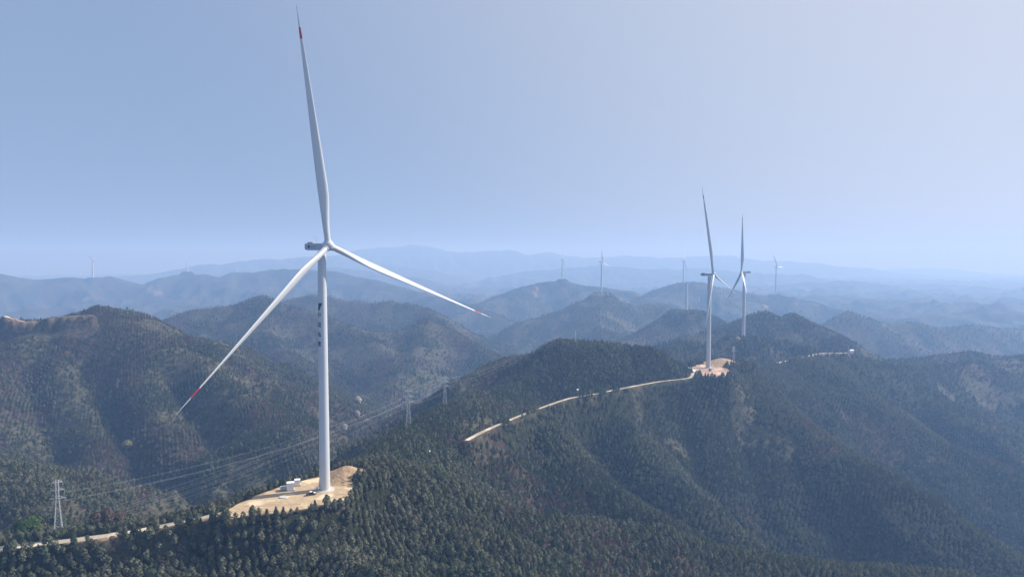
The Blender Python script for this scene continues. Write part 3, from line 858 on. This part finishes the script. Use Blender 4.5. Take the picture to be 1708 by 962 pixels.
# ------------------------------------------------------------------ pylons
def make_pylon(base, h, rz, label, thick=.052, levels=(0.70, 0.84, 0.97), arm=3.6):
    root = thing('lattice_pylon', base, rz, label, 'pylon', 'steel pylons of the power line')
    bw, tw_ = h * .068, h * .020
    def hw(z): return bw + (tw_ - bw) * min(1, (z / h) / .68) if z < .68 * h else tw_
    mb = MB(); nz_ = 10
    zs = [h * (1 - (1 - k / nz_) ** 1.25) for k in range(nz_ + 1)]
    cor = ((-1, -1), (1, -1), (1, 1), (-1, 1))
    for k in range(nz_):
        z0, z1 = zs[k], zs[k + 1]; w0, w1 = hw(z0), hw(z1)
        for i in range(4):
            (ax, ay), (bx, by) = cor[i], cor[(i + 1) % 4]
            mb.tube((ax * w0, ay * w0, z0), (ax * w1, ay * w1, z1), thick, n=4)
            mb.tube((ax * w0, ay * w0, z0), (bx * w1, by * w1, z1), thick * .6, n=4)
            mb.tube((bx * w0, by * w0, z0), (ax * w1, ay * w1, z1), thick * .6, n=4)
            mb.tube((ax * w1, ay * w1, z1), (bx * w1, by * w1, z1), thick * .6, n=4)
    mb.build('lattice_body', mat_steel, root)
    for li, f in enumerate(levels):
        z = f * h; a_ = arm * (1, .85, .7)[li]; w = hw(z)
        mb = MB()
        for sx in (-1, 1):
            for sy in (-1, 1):
                mb.tube((sx * w, sy * w, z), (sx * a_, 0, z), thick * .8, n=4)
                mb.tube((sx * w, sy * w, z + .9), (sx * a_, 0, z), thick * .7, n=4)
        mb.tube((-a_, 0, z), (a_, 0, z), thick * .9, n=4)
        for sy in (-1, 1): mb.tube((-w, sy * w, z), (w, sy * w, z), thick * .8, n=4); mb.tube((-w, sy * w, z), (-w, 0, z), thick * .8, n=4)
        co = mb.build('crossarm', mat_steel, root)
        for sx in (-1, 1):
            ib = MB()
            for q in range(5): ib.tube((sx * a_, 0, z - .1 - .22 * q), (sx * a_, 0, z - .24 - .22 * q), .14, .09, n=6)
            ib.build('insulator', mat_glass_ins, co)
    M = Matrix.Rotation(rz, 3, 'Z')
    return [[Vector(base) + M @ Vector((sx * arm * (1, .85, .7)[li], 0, f * h - 1.2)) for li, f in enumerate(levels)] for sx in (-1, 1)]

def pylon_at(u, vtop, vbase, Y, rz, label, sink=2.0, **kw):
    t = P(u, vtop, Y); x, y = t[0], t[1]
    g = ground_at(x, y)
    h = t[2] - g
    if h < 6: print('pylon low', u, h); h = max(h, 8)
    print('pylon', u, round(h, 1), 'ground', round(g - CZ, 1))
    return make_pylon((x, y, g - .3), h + .3, rz, label, **kw)
pyl_l = pylon_at(95, 801, 868, 252, R(25), 'steel lattice pylon at the lower left, beside the dirt track', arm=2.6, thick=.058)
pyl_a = pylon_at(681, 650, 700, 398, R(20), 'steel lattice pylon left of the near wooded edge, nearer of the two in mid-picture')
pyl_b = pylon_at(742, 628, 667, 470, R(20), 'steel lattice pylon at the foot of the dark knoll, farther of the two in mid-picture')
pyl_c = pylon_at(883, 574, 594, 668, R(20), 'faint steel pylon half hidden on the left shoulder of the dark knoll', arm=4)
pylon_at(960, 553, 580, 638, R(60), 'slim steel pylon standing on top of the dark wooded knoll', arm=1.6, thick=.13)
pylon_at(1224, 578, 602, ray_ground(1224, 603, 700)[1], R(40), 'faint steel pylon in the shaded trees behind the reddish pad', arm=3.5)

def cable(points_list, sag, label, r=.075):
    mb = MB()
    for a, b_ in zip(points_list[:-1], points_list[1:]):
        a = Vector(a); b_ = Vector(b_); n = 28; L_ = (b_ - a).length; prev = None
        for k in range(n + 1):
            t = k / n; p = a.lerp(b_, t); p.z -= sag * L_ * 4 * t * (1 - t)
            if prev is not None: mb.tube(prev, p, r, n=4, caps=False)
            prev = p
    o = mb.build('power_cable', mat_wire)
    return tag(o, label, 'cable', 'power cables strung between the pylons')
end0 = P(165, 874, 300)
for sx in range(2):
    for li in range(3):
        e = Vector(end0) + Vector(((-1, 1)[sx] * 3.2, (-1, 1)[sx] * 1.2, li * 2.6))
        cable([e, pyl_a[sx][li], pyl_b[sx][li], pyl_c[sx][li]], .022, 'thin pale power cable of the bundle passing behind the lettered tower', .026)
for sx, li in ((0, 0), (1, 0), (1, 1)):
    cable([pyl_l[sx][li], pyl_a[0][li]], .03, 'thin pale power cable running from the lower-left pylon', .020)

# ------------------------------------------------------------------ things on and around the pads
def cabinet(u, v, z, size, rz, label):
    p = PZ(u, v, z); w, d, h = size
    root = thing('transformer_cabinet', (p[0], p[1], CZ + z), rz, label, 'transformer cabinet')
    mb = MB(); mb.box((0, 0, .2), (w + .5, d + .5, .5)); mb.build('plinth', mat_conc, root)
    mb = MB(); mb.box((0, 0, .45 + (h - .6) / 2), (w, d, h - .6)); mb.build('body', mat_white, root)
    mb = MB(); mb.box((0, 0, h - .05), (w + .3, d + .3, .2), taper=.96); mb.build('roof', mat_white, root)
    for k in (-1, 1):
        db = MB(); db.box((k * w * .24, -d / 2 - .02, .5 + (h - .9) / 2), (w * .44, .05, h - .9)); do = db.build('door', mat_white, root)
        hb_ = MB(); hb_.box((k * w * .07, -d / 2 - .08, .4 + h / 2), (.06, .08, .3)); hb_.build('handle', mat_grey, do)
    vb = MB()
    for k in range(5): vb.box((w / 2 + .02, 0, .9 + k * .22), (.05, d * .6, .1))
    vb.build('louvre', mat_grey, root)
cabinet(484.5, 817, PAD1_Z, (2.5, 1.9, 3.0), R(18), 'tall white transformer cabinet on the sandy pad, nearer of the two')
cabinet(496, 809, PAD1_Z, (1.9, 1.7, 2.3), R(18), 'smaller white switch cabinet behind the tall one on the sandy pad')
p = PZ(473, 817, PAD1_Z)
root = thing('equipment_crate', (p[0], p[1], CZ + PAD1_Z), R(14), 'low grey crate left of the tall white cabinet on the sandy pad', 'crate')
mb = MB(); mb.box((0, 0, .75), (2.2, 1.5, 1.2)); mb.build('body', mat_grey, root)
mb = MB(); mb.box((0, 0, 1.4), (2.3, 1.6, .14)); mb.build('lid', mat_grey, root)
for s in (-.8, .8):
    mb = MB(); mb.box((s, 0, .08), (.2, 1.5, .2)); mb.build('skid', mat_trunk, root)
p = PZ(473, 829, PAD1_Z)
mb = MB(); mb.loft([circle((0, 0, 0), 1.7, 24, (1, 0, 0), (0, .8, 0)), circle((0, 0, .28), 1.6, 24, (1, 0, 0), (0, .8, 0))])
o = mb.build('concrete_lid', mat_conc); o.location = (p[0], p[1], CZ + PAD1_Z + .0); tag(o, 'flat round concrete cover lying on the sandy pad', 'cover')

def car(loc, rz, body, roof, label, s=1.0, open_bed=True):
    root = thing('parked_pickup', loc, rz, label, 'vehicle')
    root.scale = (s, s, s)
    prof = [(-2.5, .45), (-2.55, 1.0), (-1.0, 1.08), (-.85, 1.15), (1.05, 1.12), (1.25, 1.05), (2.3, .92), (2.5, .7), (2.5, .42)]
    mb = MB(); mb.loft([[(x, y, z) for x, z in prof] for y in (-.9, -.86, .86, .9)][::1]); mb.build('body', body, root)
    cab = [(-.85, 1.13), (-.7, 1.72), (.45, 1.74), (1.15, 1.1)]
    mb = MB(); mb.loft([[(x, y * (1 - .12 * (z > 1.3)), z) for x, z in cab] for y in (-.84, .84)]); co = mb.build('cab_glass', mat_win, root)
    mb = MB(); mb.box((-.12, 0, 1.76), (1.25, 1.5, .07)); mb.build('roof', roof, root)
    mb = MB(); mb.box((1.75, 0, 1.03), (1.0, 1.6, .06)); mb.build('bonnet', roof, root)
    for x in (-1.55, 1.6):
        for y in (-.85, .85):
            wb = MB(); wb.tube((x, y - .12, .38), (x, y + .12, .38), .38, n=16); wo = wb.build('wheel', mat_rubber, root)
            rb = MB(); rb.tube((x, y - .13 if y < 0 else y + .12, .38), (x, y - .12 if y < 0 else y + .13, .38), .2, n=12); rb.build('rim', mat_steel, wo)
    for y in (-.62, .62):
        hb_ = MB(); hb_.box((2.5, y, .78), (.06, .3, .16)); hb_.build('headlight', mat_white, root)
p = PZ(519, 825, PAD1_Z)
car((p[0], p[1], CZ + PAD1_Z), R(25), mat_dark, mat_white, 'small dark pickup with a pale roof parked left of the lettered tower', .72)
for (u, v, m, lab) in ((1155, 621, mat_navy, 'dark blue pickup parked at the edge of the reddish pad, left of the two'), (1161.5, 620.5, mat_dark, 'dark pickup parked at the edge of the reddish pad, right of the two')):
    p = PZ(u, v, PAD2_Z); car((p[0], p[1], CZ + PAD2_Z + .05), R(70), m, m, lab, .8)
p = PZ(1184.5, 619, PAD2_Z)
root = thing('control_cabinet', (p[0], p[1], CZ + PAD2_Z), R(20), 'dark brown control cabinet on the reddish pad in front of the tower', 'cabinet')
mb = MB(); mb.box((0, 0, .15), (2.6, 2.0, .4)); mb.build('plinth', mat_conc, root)
mb = MB(); mb.box((0, 0, 1.5), (2.2, 1.6, 2.4)); mb.build('body', plain('brown_enamel', (.13, .085, .06), .6), root)
mb = MB(); mb.box((0, 0, 2.78), (2.4, 1.8, .14)); mb.build('roof', mat_grey, root)
mb = MB(); mb.box((0, -.82, 1.5), (1.8, .05, 2.0)); mb.build('door', mat_grey, root)

def shed(u, v, size, rz, label, mast=False):
    g = ray_ground(u, v); w, d, h = size
    root = thing('white_shed', g, rz, label, 'shed')
    mb = MB(); mb.box((0, 0, h * .35), (w, d, h * 1.3)); mb.build('wall', mat_white, root)
    rb = MB(); rb.add([(-w * .56, -d * .56, h), (w * .56, -d * .56, h), (w * .56, d * .56, h), (-w * .56, d * .56, h), (-w * .56, 0, h * 1.35), (w * .56, 0, h * 1.35)], [(0, 1, 5, 4), (2, 3, 4, 5), (0, 4, 3), (1, 2, 5), (3, 2, 1, 0)]); rb.build('roof', mat_white, root)
    db = MB(); db.box((0, -d / 2 - .03, h * .4), (w * .25, .06, h * .7)); db.build('door', mat_grey, root)
    if mast:
        mb = MB(); mb.tube((-w, 0, -1), (-w, 0, h * 2.6), .16, n=6); mb.build('mast', mat_steel, root)
shed(1420, 588, (5, 4, 3.2), R(15), 'small white shed with a mast at the right-hand end of the far track', True)
shed(963, 654, (1.9, 1.7, 2.0), R(10), 'small white hut in the scrub above the ridge track below the knoll')
shed(715, 757, (1.6, 1.4, 1.6), R(10), 'tiny white hut among the trees near the lower end of the ridge track')

# ------------------------------------------------------------------ trees
def crown_mesh(name, mat, kind, seed, leaves, trunk=True, only=None):
    """unit-height tree: tapered trunk, rough inner crown and many leaf clumps with gaps between them"""
    r = np.random.default_rng(seed)
    mb = MB()
    if only != 'crown' and trunk:
        n = 6; rings = []
        for z, rad in ((-.12, .030), (.15, .022), (.5, .014), (.85, .005)):
            o = (r.random(2) - .5) * .03
            rings.append(circle((o[0], o[1], z), rad, n, (1, 0, 0), (0, 1, 0)))
        mb.loft(rings)
        for k in range(5):
            a_ = r.random() * 6.28; z = .3 + .1 * k
            mb.tube((0, 0, z), (math.cos(a_) * .15, math.sin(a_) * .15, z + .1), .010, .003, n=4)
    if only != 'trunk':
        def prof(t):                       # crown radius at relative height t
            if kind == 'conifer': return .235 * (1 - t) ** .8 + .02
            if kind == 'broad': return .26 * math.sqrt(max(0, 1 - (2 * t - .85) ** 2 * .82)) * (1 if t < .6 else 1 - .5 * (t - .6)) + .02
            if kind == 'round': return .42 * math.sqrt(max(0.02, 1 - (2 * t - 1) ** 2))
            return .30 * math.sqrt(max(0.02, 1 - (1.9 * t - 1.05) ** 2))
        z0 = {'conifer': .10, 'broad': .22, 'round': .18, 'bare': .25}[kind]
        lob = [(r.random() * 6.28, r.random(), .75 + .5 * r.random()) for _ in range(7)]
        cnt = leaves
        for k in range(cnt):
            t = r.random() ** (1.25 if kind == 'conifer' else .95)
            a_ = r.random() * 2 * math.pi
            bulge = 1.0
            for la, lt, lw in lob:
                da = abs((a_ - la + math.pi) % (2 * math.pi) - math.pi)
                if da < .8 and abs(t - lt) < .16: bulge *= lw
            rad = prof(t) * bulge * (.45 + .62 * r.random() ** .6)
            c = np.array([rad * math.cos(a_), rad * math.sin(a_), z0 + (1 - z0) * t])
            out = np.array([math.cos(a_), math.sin(a_), .55 if kind != 'conifer' else .25])
            nrm = out + (r.random(3) - .5) * .95; nrm /= np.linalg.norm(nrm)
            e1 = np.cross(nrm, r.random(3) - .5); e1 /= np.linalg.norm(e1) + 1e-9; e2 = np.cross(nrm, e1)
            sz = (.055 + .055 * r.random()) * (1.25 if kind in ('conifer', 'round') else 1.1)
            if kind == 'bare': sz *= .62
            if kind == 'conifer': sz *= (.55 + .8 * (1 - t))
            pts = [c + e1 * sz * 1.2, c + e2 * sz * .8 + nrm * sz * .25, c - e1 * sz * (.8 + .4 * r.random()), c - e2 * sz * .8]
            mb.add(pts, [(0, 1, 2, 3)], 1 if only is None and trunk else 0)
    return mb.mesh(name, mat if isinstance(mat, list) else [mat], False)

src = bpy.data.collections.new('tree_library')
KINDS_T = ['bare', 'broad', 'conifer', 'olive']
def lib(name, mats, kind, seed, leaves):
    o = bpy.data.objects.new(name, crown_mesh(name, mats, kind, seed, leaves)); src.objects.link(o)
lib('tree_bare_first', [mat_trunk, mat_bare], 'bare', 1, 120)
lib('tree_bare_second', [mat_trunk, mat_bare], 'bare', 2, 120)
lib('tree_broad_first', [mat_trunk, mat_broad], 'broad', 3, 110)
lib('tree_broad_second', [mat_trunk, mat_broad], 'broad', 4, 110)
lib('tree_conifer_first', [mat_trunk, mat_conifer], 'conifer', 5, 120)
lib('tree_conifer_second', [mat_trunk, mat_conifer], 'conifer', 6, 120)
lib('tree_olive_first', [mat_trunk, mat_olive], 'round', 7, 110)
lib('tree_olive_second', [mat_trunk, mat_olive], 'round', 8, 110)

# highest ground angle met so far along each bearing: what lies well below it cannot be seen
ELEV = (GZ - CZ) / RR
RUNMAX = np.maximum.accumulate(ELEV, axis=0)
def scatter(r0, r1, sp_row, sp_in, hgt, jit, margin):
    amax = R(41)
    xm = r1 * math.sin(amax)
    pts = []
    # planting rows turn from stand to stand
    for ang, seed in ((R(28), 0), (R(-35), 1), (R(75), 2)):
        ca, sa = math.cos(ang), math.sin(ang)
        ext = r1 * 1.05
        us = np.arange(-ext, ext, sp_row); vs_ = np.arange(-ext, ext, sp_in)
        U, V = np.meshgrid(us, vs_, indexing='ij')
        U = U + (RNG.random(U.shape) - .5) * sp_row * jit; V = V + (RNG.random(V.shape) - .5) * sp_in * jit * 1.6
        x = (U * ca - V * sa).ravel(); y = (U * sa + V * ca).ravel()
        r = np.hypot(x, y); aa = np.arctan2(x, y)
        k = (y > 0) & (r >= r0) & (r < r1) & (np.abs(aa) < amax)
        x, y = x[k], y[k]
        sel = np.floor((fbm(x, y, 170, 2, 401) + .9) * 7).astype(int) % 3
        k = sel == seed
        pts.append(np.stack([x[k], y[k]], 1))
    p = np.concatenate(pts)
    x, y = p[:, 0], p[:, 1]
    z = grid_sample(GZ, x, y); r = np.hypot(x, y)
    rm = grid_sample(RUNMAX, x * (1 - 3 / r), y * (1 - 3 / r))
    keep = (z + hgt + margin - CZ) / r > rm
    keep &= grid_sample(DIRT, x, y) < .45
    for k_ in (0, 1, 2, 3):
        w_, pp = ROADS[k_]
        for a, b in zip(pp[:-1], pp[1:]):
            keep &= seg_dist(x, y + (0, 1.0, 1.0, 9)[k_], a, b)[0] > w_ * .5 + (np.where(fbm(x, y, 45, 2, 411) > -.08, (.3, 1.7, 2.2, 11)[k_], (-.8, -.4, 0, 10)[k_]))
    x, y, z = x[keep], y[keep], z[keep]
    return x, y, z

def classify(x, y):
    b, s, d = cover(x, y)
    q = RNG.random(len(x))
    near = smoothstep(430, 330, np.hypot(x, y))
    typ = np.where(q < .25 + .55 * d * (1 - .6 * near), 2, 1)
    typ = np.where(RNG.random(len(x)) < b * .55 * (1 - .6 * near), 0, typ)
    typ = np.where(RNG.random(len(x)) < s * .75 * (1 - .7 * near), 3, typ)
    return typ, b, s, d

FX, FY, FZ, FS, FT = [], [], [], [], []
for (r0, r1, a_, b_, h_, jit, mg) in ((150, 430, 2.45, 1.45, 3.3, .30, 10), (430, 950, 2.9, 1.9, 3.8, .38, 10), (950, 1700, 4.8, 4.0, 4.8, .9, 8), (1700, 3000, 8.5, 7.5, 5.5, 1.0, 8)):
    x, y, z = scatter(r0, r1, a_, b_, h_, jit, mg)
    typ, b, s, d = classify(x, y)
    # thin out the open scrub
    far_ = smoothstep(330, 430, np.hypot(x, y))
    keep = RNG.random(len(x)) > (.55 * s + .20 * b) * far_
    # a lane kept free along the near tracks
    x, y, z, typ = x[keep], y[keep], z[keep], typ[keep]
    hh = h_ * (.62 + .62 * RNG.random(len(x)) ** 1.3) * np.array([.85, 1.0, 1.08, .62])[typ] * (1 + .35 * fbm(x, y, 60, 2, 431))
    FX.append(x); FY.append(y); FZ.append(z); FS.append(hh); FT.append(typ)
    print('trees', r0, r1, len(x))
FX, FY, FZ, FS, FT = map(np.concatenate, (FX, FY, FZ, FS, FT))
TINT = np.clip(.5 + 1.3 * fbm(FX, FY, 35, 3, 441) + .15 * RNG.standard_normal(len(FX)), 0, 1)

# the trees that stand nearest in the picture are things of their own
def project(x, y, z):
    zc = z - CZ
    yc = y * math.cos(PITCH) - zc * math.sin(PITCH); up = y * math.sin(PITCH) + zc * math.cos(PITCH)
    return CU + F * x / yc, CV - F * up / yc
pu, pv = project(FX, FY, FZ + FS * .6)
dist = np.sqrt(FX ** 2 + FY ** 2 + (FZ - CZ) ** 2)
seen = (pu > 4) & (pu < 1704) & (pv < 958) & (pv > 0)
rm = grid_sample(RUNMAX, FX * (1 - 6 / np.hypot(FX, FY)), FY * (1 - 6 / np.hypot(FX, FY)))
seen &= (FZ + FS * .35 - CZ) / np.hypot(FX, FY) > rm
score = np.where(seen & ((FT == 1) | (FT == 2)), FS / dist, 0)
order = np.argsort(-score)
n_big = {1: 0, 2: 0}; chosen = []
for i in order:
    if score[i] <= 0: break
    t = int(FT[i])
    if len(chosen) >= 300: break
    chosen.append(i); n_big[t] += 1
chosen = np.array(chosen)
rest = np.ones(len(FX), bool); rest[chosen] = False

tree_proto = {}
for t, (nm, m, kd, lab, grp) in {1: ('eucalyptus_tree', mat_broad, 'broad', 'rounded grey-green plantation tree, one of the largest ones near the bottom edge', 'rounded plantation trees on the near slope'),
                                 2: ('fir_tree', mat_conifer, 'conifer', 'pointed dark green plantation fir, one of the largest ones near the bottom edge', 'pointed plantation firs on the near slope')}.items():
    root = thing(nm, (0, 0, 0), 0, lab, 'tree', grp)
    tr = bpy.data.objects.new('trunk', crown_mesh('trunk', mat_trunk, kd, 50 + t, 0, True, 'trunk')); COL.objects.link(tr); tr.parent = root
    cw = bpy.data.objects.new('crown', crown_mesh('crown', m, kd, 60 + t, 170, False, 'crown')); COL.objects.link(cw); cw.parent = root
    tree_proto[t] = [root, False]
for i in chosen:
    t = int(FT[i]); pr = tree_proto[t]
    if not pr[1]:
        o = pr[0]; pr[1] = True
    else:
        o = copy_tree(pr[0])
    o.location = (FX[i], FY[i], FZ[i] - .1); o.rotation_euler = (0, 0, RNG.random() * 6.28)
    s_ = float(FS[i]); o.scale = (s_ * (.9 + .25 * RNG.random()), s_ * (.9 + .25 * RNG.random()), s_)
    for ch in o.children: ch['tint'] = float(TINT[i])

# single trees that stand out
def lone(u, v, h, kind, mat, name, label, leaves=420, width=1.0, group=None, seed=0, Y=None):
    g = ray_ground(u, v)
    root = thing(name, (g[0], g[1], g[2] - .1), seed * 1.7, label, 'tree', group)
    root.scale = (h * width, h * width, h)
    tr = bpy.data.objects.new('trunk', crown_mesh('trunk', mat_trunk, kind, 500 + seed, 0, True, 'trunk')); COL.objects.link(tr); tr.parent = root
    cw = bpy.data.objects.new('crown', crown_mesh('crown', mat, kind, 600 + seed, leaves, False, 'crown')); COL.objects.link(cw); cw.parent = root
def px_h(u, v, px):
    g = ray_ground(u, v); return px * g[1] / F
lone(597, 674, px_h(597, 674, 13), 'round', mat_bloom, 'blossoming_tree', 'white blossoming tree in the valley, topmost of the three right of the lettered tower', seed=1)
lone(596, 696, px_h(596, 696, 11), 'round', mat_bloom, 'blossoming_tree', 'white blossoming tree in the valley, middle one of the three', seed=2)
lone(575, 718, px_h(575, 718, 11), 'round', mat_bloom, 'blossoming_tree', 'white blossoming tree in the valley, lowest of the three, by the cables', seed=3)
lone(213, 748, px_h(213, 748, 14), 'round', mat_pale, 'pale_tree', 'pale yellow round-crowned tree on the shaded slope at the left', seed=4, width=1.4)
for k, (u, v, px, w) in enumerate(((160, 884, 30, 1.1), (178, 882, 34, 1.0), (196, 880, 28, 1.1))):
    lone(u, v, px_h(u, v, px), 'bare', mat_bare, 'bare_tree', 'leafless reddish brown tree above the dirt track at the lower left, %s of the three' % ('leftmost', 'middle', 'rightmost')[k], 520, w, 'leafless trees above the track', 10 + k)
for k, (u, v, px) in enumerate(((38, 892, 26), (54, 890, 30))):
    lone(u, v, px_h(u, v, px), 'round', mat_green, 'green_tree', 'fresh green bushy tree at the lower left before the pylon, %s of the pair' % ('left one', 'right one')[k], 420, 1.1, 'fresh green trees by the lower-left pylon', 20 + k)

for k, (u, v, px) in enumerate(((83, 884, 25), (101, 882, 28))):
    lone(u, v, px_h(u, v, px), 'broad', mat_conifer, 'dark_tree', 'dark green tree hiding the foot of the lower-left pylon, %s of the two' % ('left one', 'right one')[k], 380, 1.15, 'dark trees at the pylon foot', 30 + k)
# everything else is one forest
me = bpy.data.meshes.new('forest')
pts = np.stack([FX, FY, FZ - .1], 1)[rest].astype(np.float32)
me.vertices.add(len(pts)); me.vertices.foreach_set('co', pts.ravel())
n_ = len(pts)
def attr(nm, ty, val):
    at_ = me.attributes.new(nm, ty, 'POINT'); at_.data.foreach_set('value', val)
sc = FS[rest]
attr('size', 'FLOAT', sc.astype(np.float32))
attr('tint', 'FLOAT', TINT[rest].astype(np.float32))
attr('turn', 'FLOAT', (RNG.random(n_) * 6.28).astype(np.float32))
attr('species', 'INT', (FT[rest] * 2 + RNG.integers(0, 2, n_)).astype(np.int32))
forest = bpy.data.objects.new('forest', me); COL.objects.link(forest)
tag(forest, 'dense plantation forest covering all the hillsides', 'forest', None, 'stuff')
ng = bpy.data.node_groups.new('forest_nodes', 'GeometryNodeTree')
ng.interface.new_socket('Geometry', in_out='INPUT', socket_type='NodeSocketGeometry')
ng.interface.new_socket('Geometry', in_out='OUTPUT', socket_type='NodeSocketGeometry')
gi = ng.nodes.new('NodeGroupInput'); go = ng.nodes.new('NodeGroupOutput')
iop = ng.nodes.new('GeometryNodeInstanceOnPoints'); ci = ng.nodes.new('GeometryNodeCollectionInfo')
ci.inputs[0].default_value = src; ci.inputs[1].default_value = True; ci.inputs[2].default_value = True
def named(nm, ty):
    n = ng.nodes.new('GeometryNodeInputNamedAttribute'); n.data_type = ty; n.inputs[0].default_value = nm
    return n.outputs[0]
cx = ng.nodes.new('ShaderNodeCombineXYZ'); ng.links.new(named('turn', 'FLOAT'), cx.inputs[2])
e2r = ng.nodes.new('FunctionNodeEulerToRotation'); ng.links.new(cx.outputs[0], e2r.inputs[0])
ng.links.new(gi.outputs[0], iop.inputs['Points']); ng.links.new(ci.outputs[0], iop.inputs['Instance'])
iop.inputs['Pick Instance'].default_value = True
ng.links.new(named('species', 'INT'), iop.inputs['Instance Index'])
ng.links.new(e2r.outputs[0], iop.inputs['Rotation'])
ng.links.new(named('size', 'FLOAT'), iop.inputs['Scale'])
ng.links.new(iop.outputs[0], go.inputs[0])
md = forest.modifiers.new('forest_nodes', 'NODES'); md.node_group = ng

# ------------------------------------------------------------------ haze
hz = bpy.data.materials.new('haze'); hz.use_nodes = True
nt = hz.node_tree
nt.nodes.remove(nt.nodes['Principled BSDF'])
pv_ = nt.nodes.new('ShaderNodeVolumePrincipled')
pv_.inputs['Color'].default_value = HAZE_COLOR
pv_.inputs['Absorption Color'].default_value = (.40, .26, .40, 1)
pv_.inputs['Density'].default_value = HAZE_DENSITY
pv_.inputs['Anisotropy'].default_value = HAZE_ANISO
nt.links.new(pv_.outputs[0], nt.nodes['Material Output'].inputs['Volume'])
zb, zt = float(GZ.min()) - 1.0, max(CZ + 130.0, float(GZ.max()) + 5)
print('haze', zb, zt, 'forest', n_)
mb = MB(); mb.box((0, 7000, (zb + zt) / 2), (32000, 17000, zt - zb))
tag(mb.build('haze', hz), 'pale blue haze filling the valleys', 'haze', None, 'stuff')
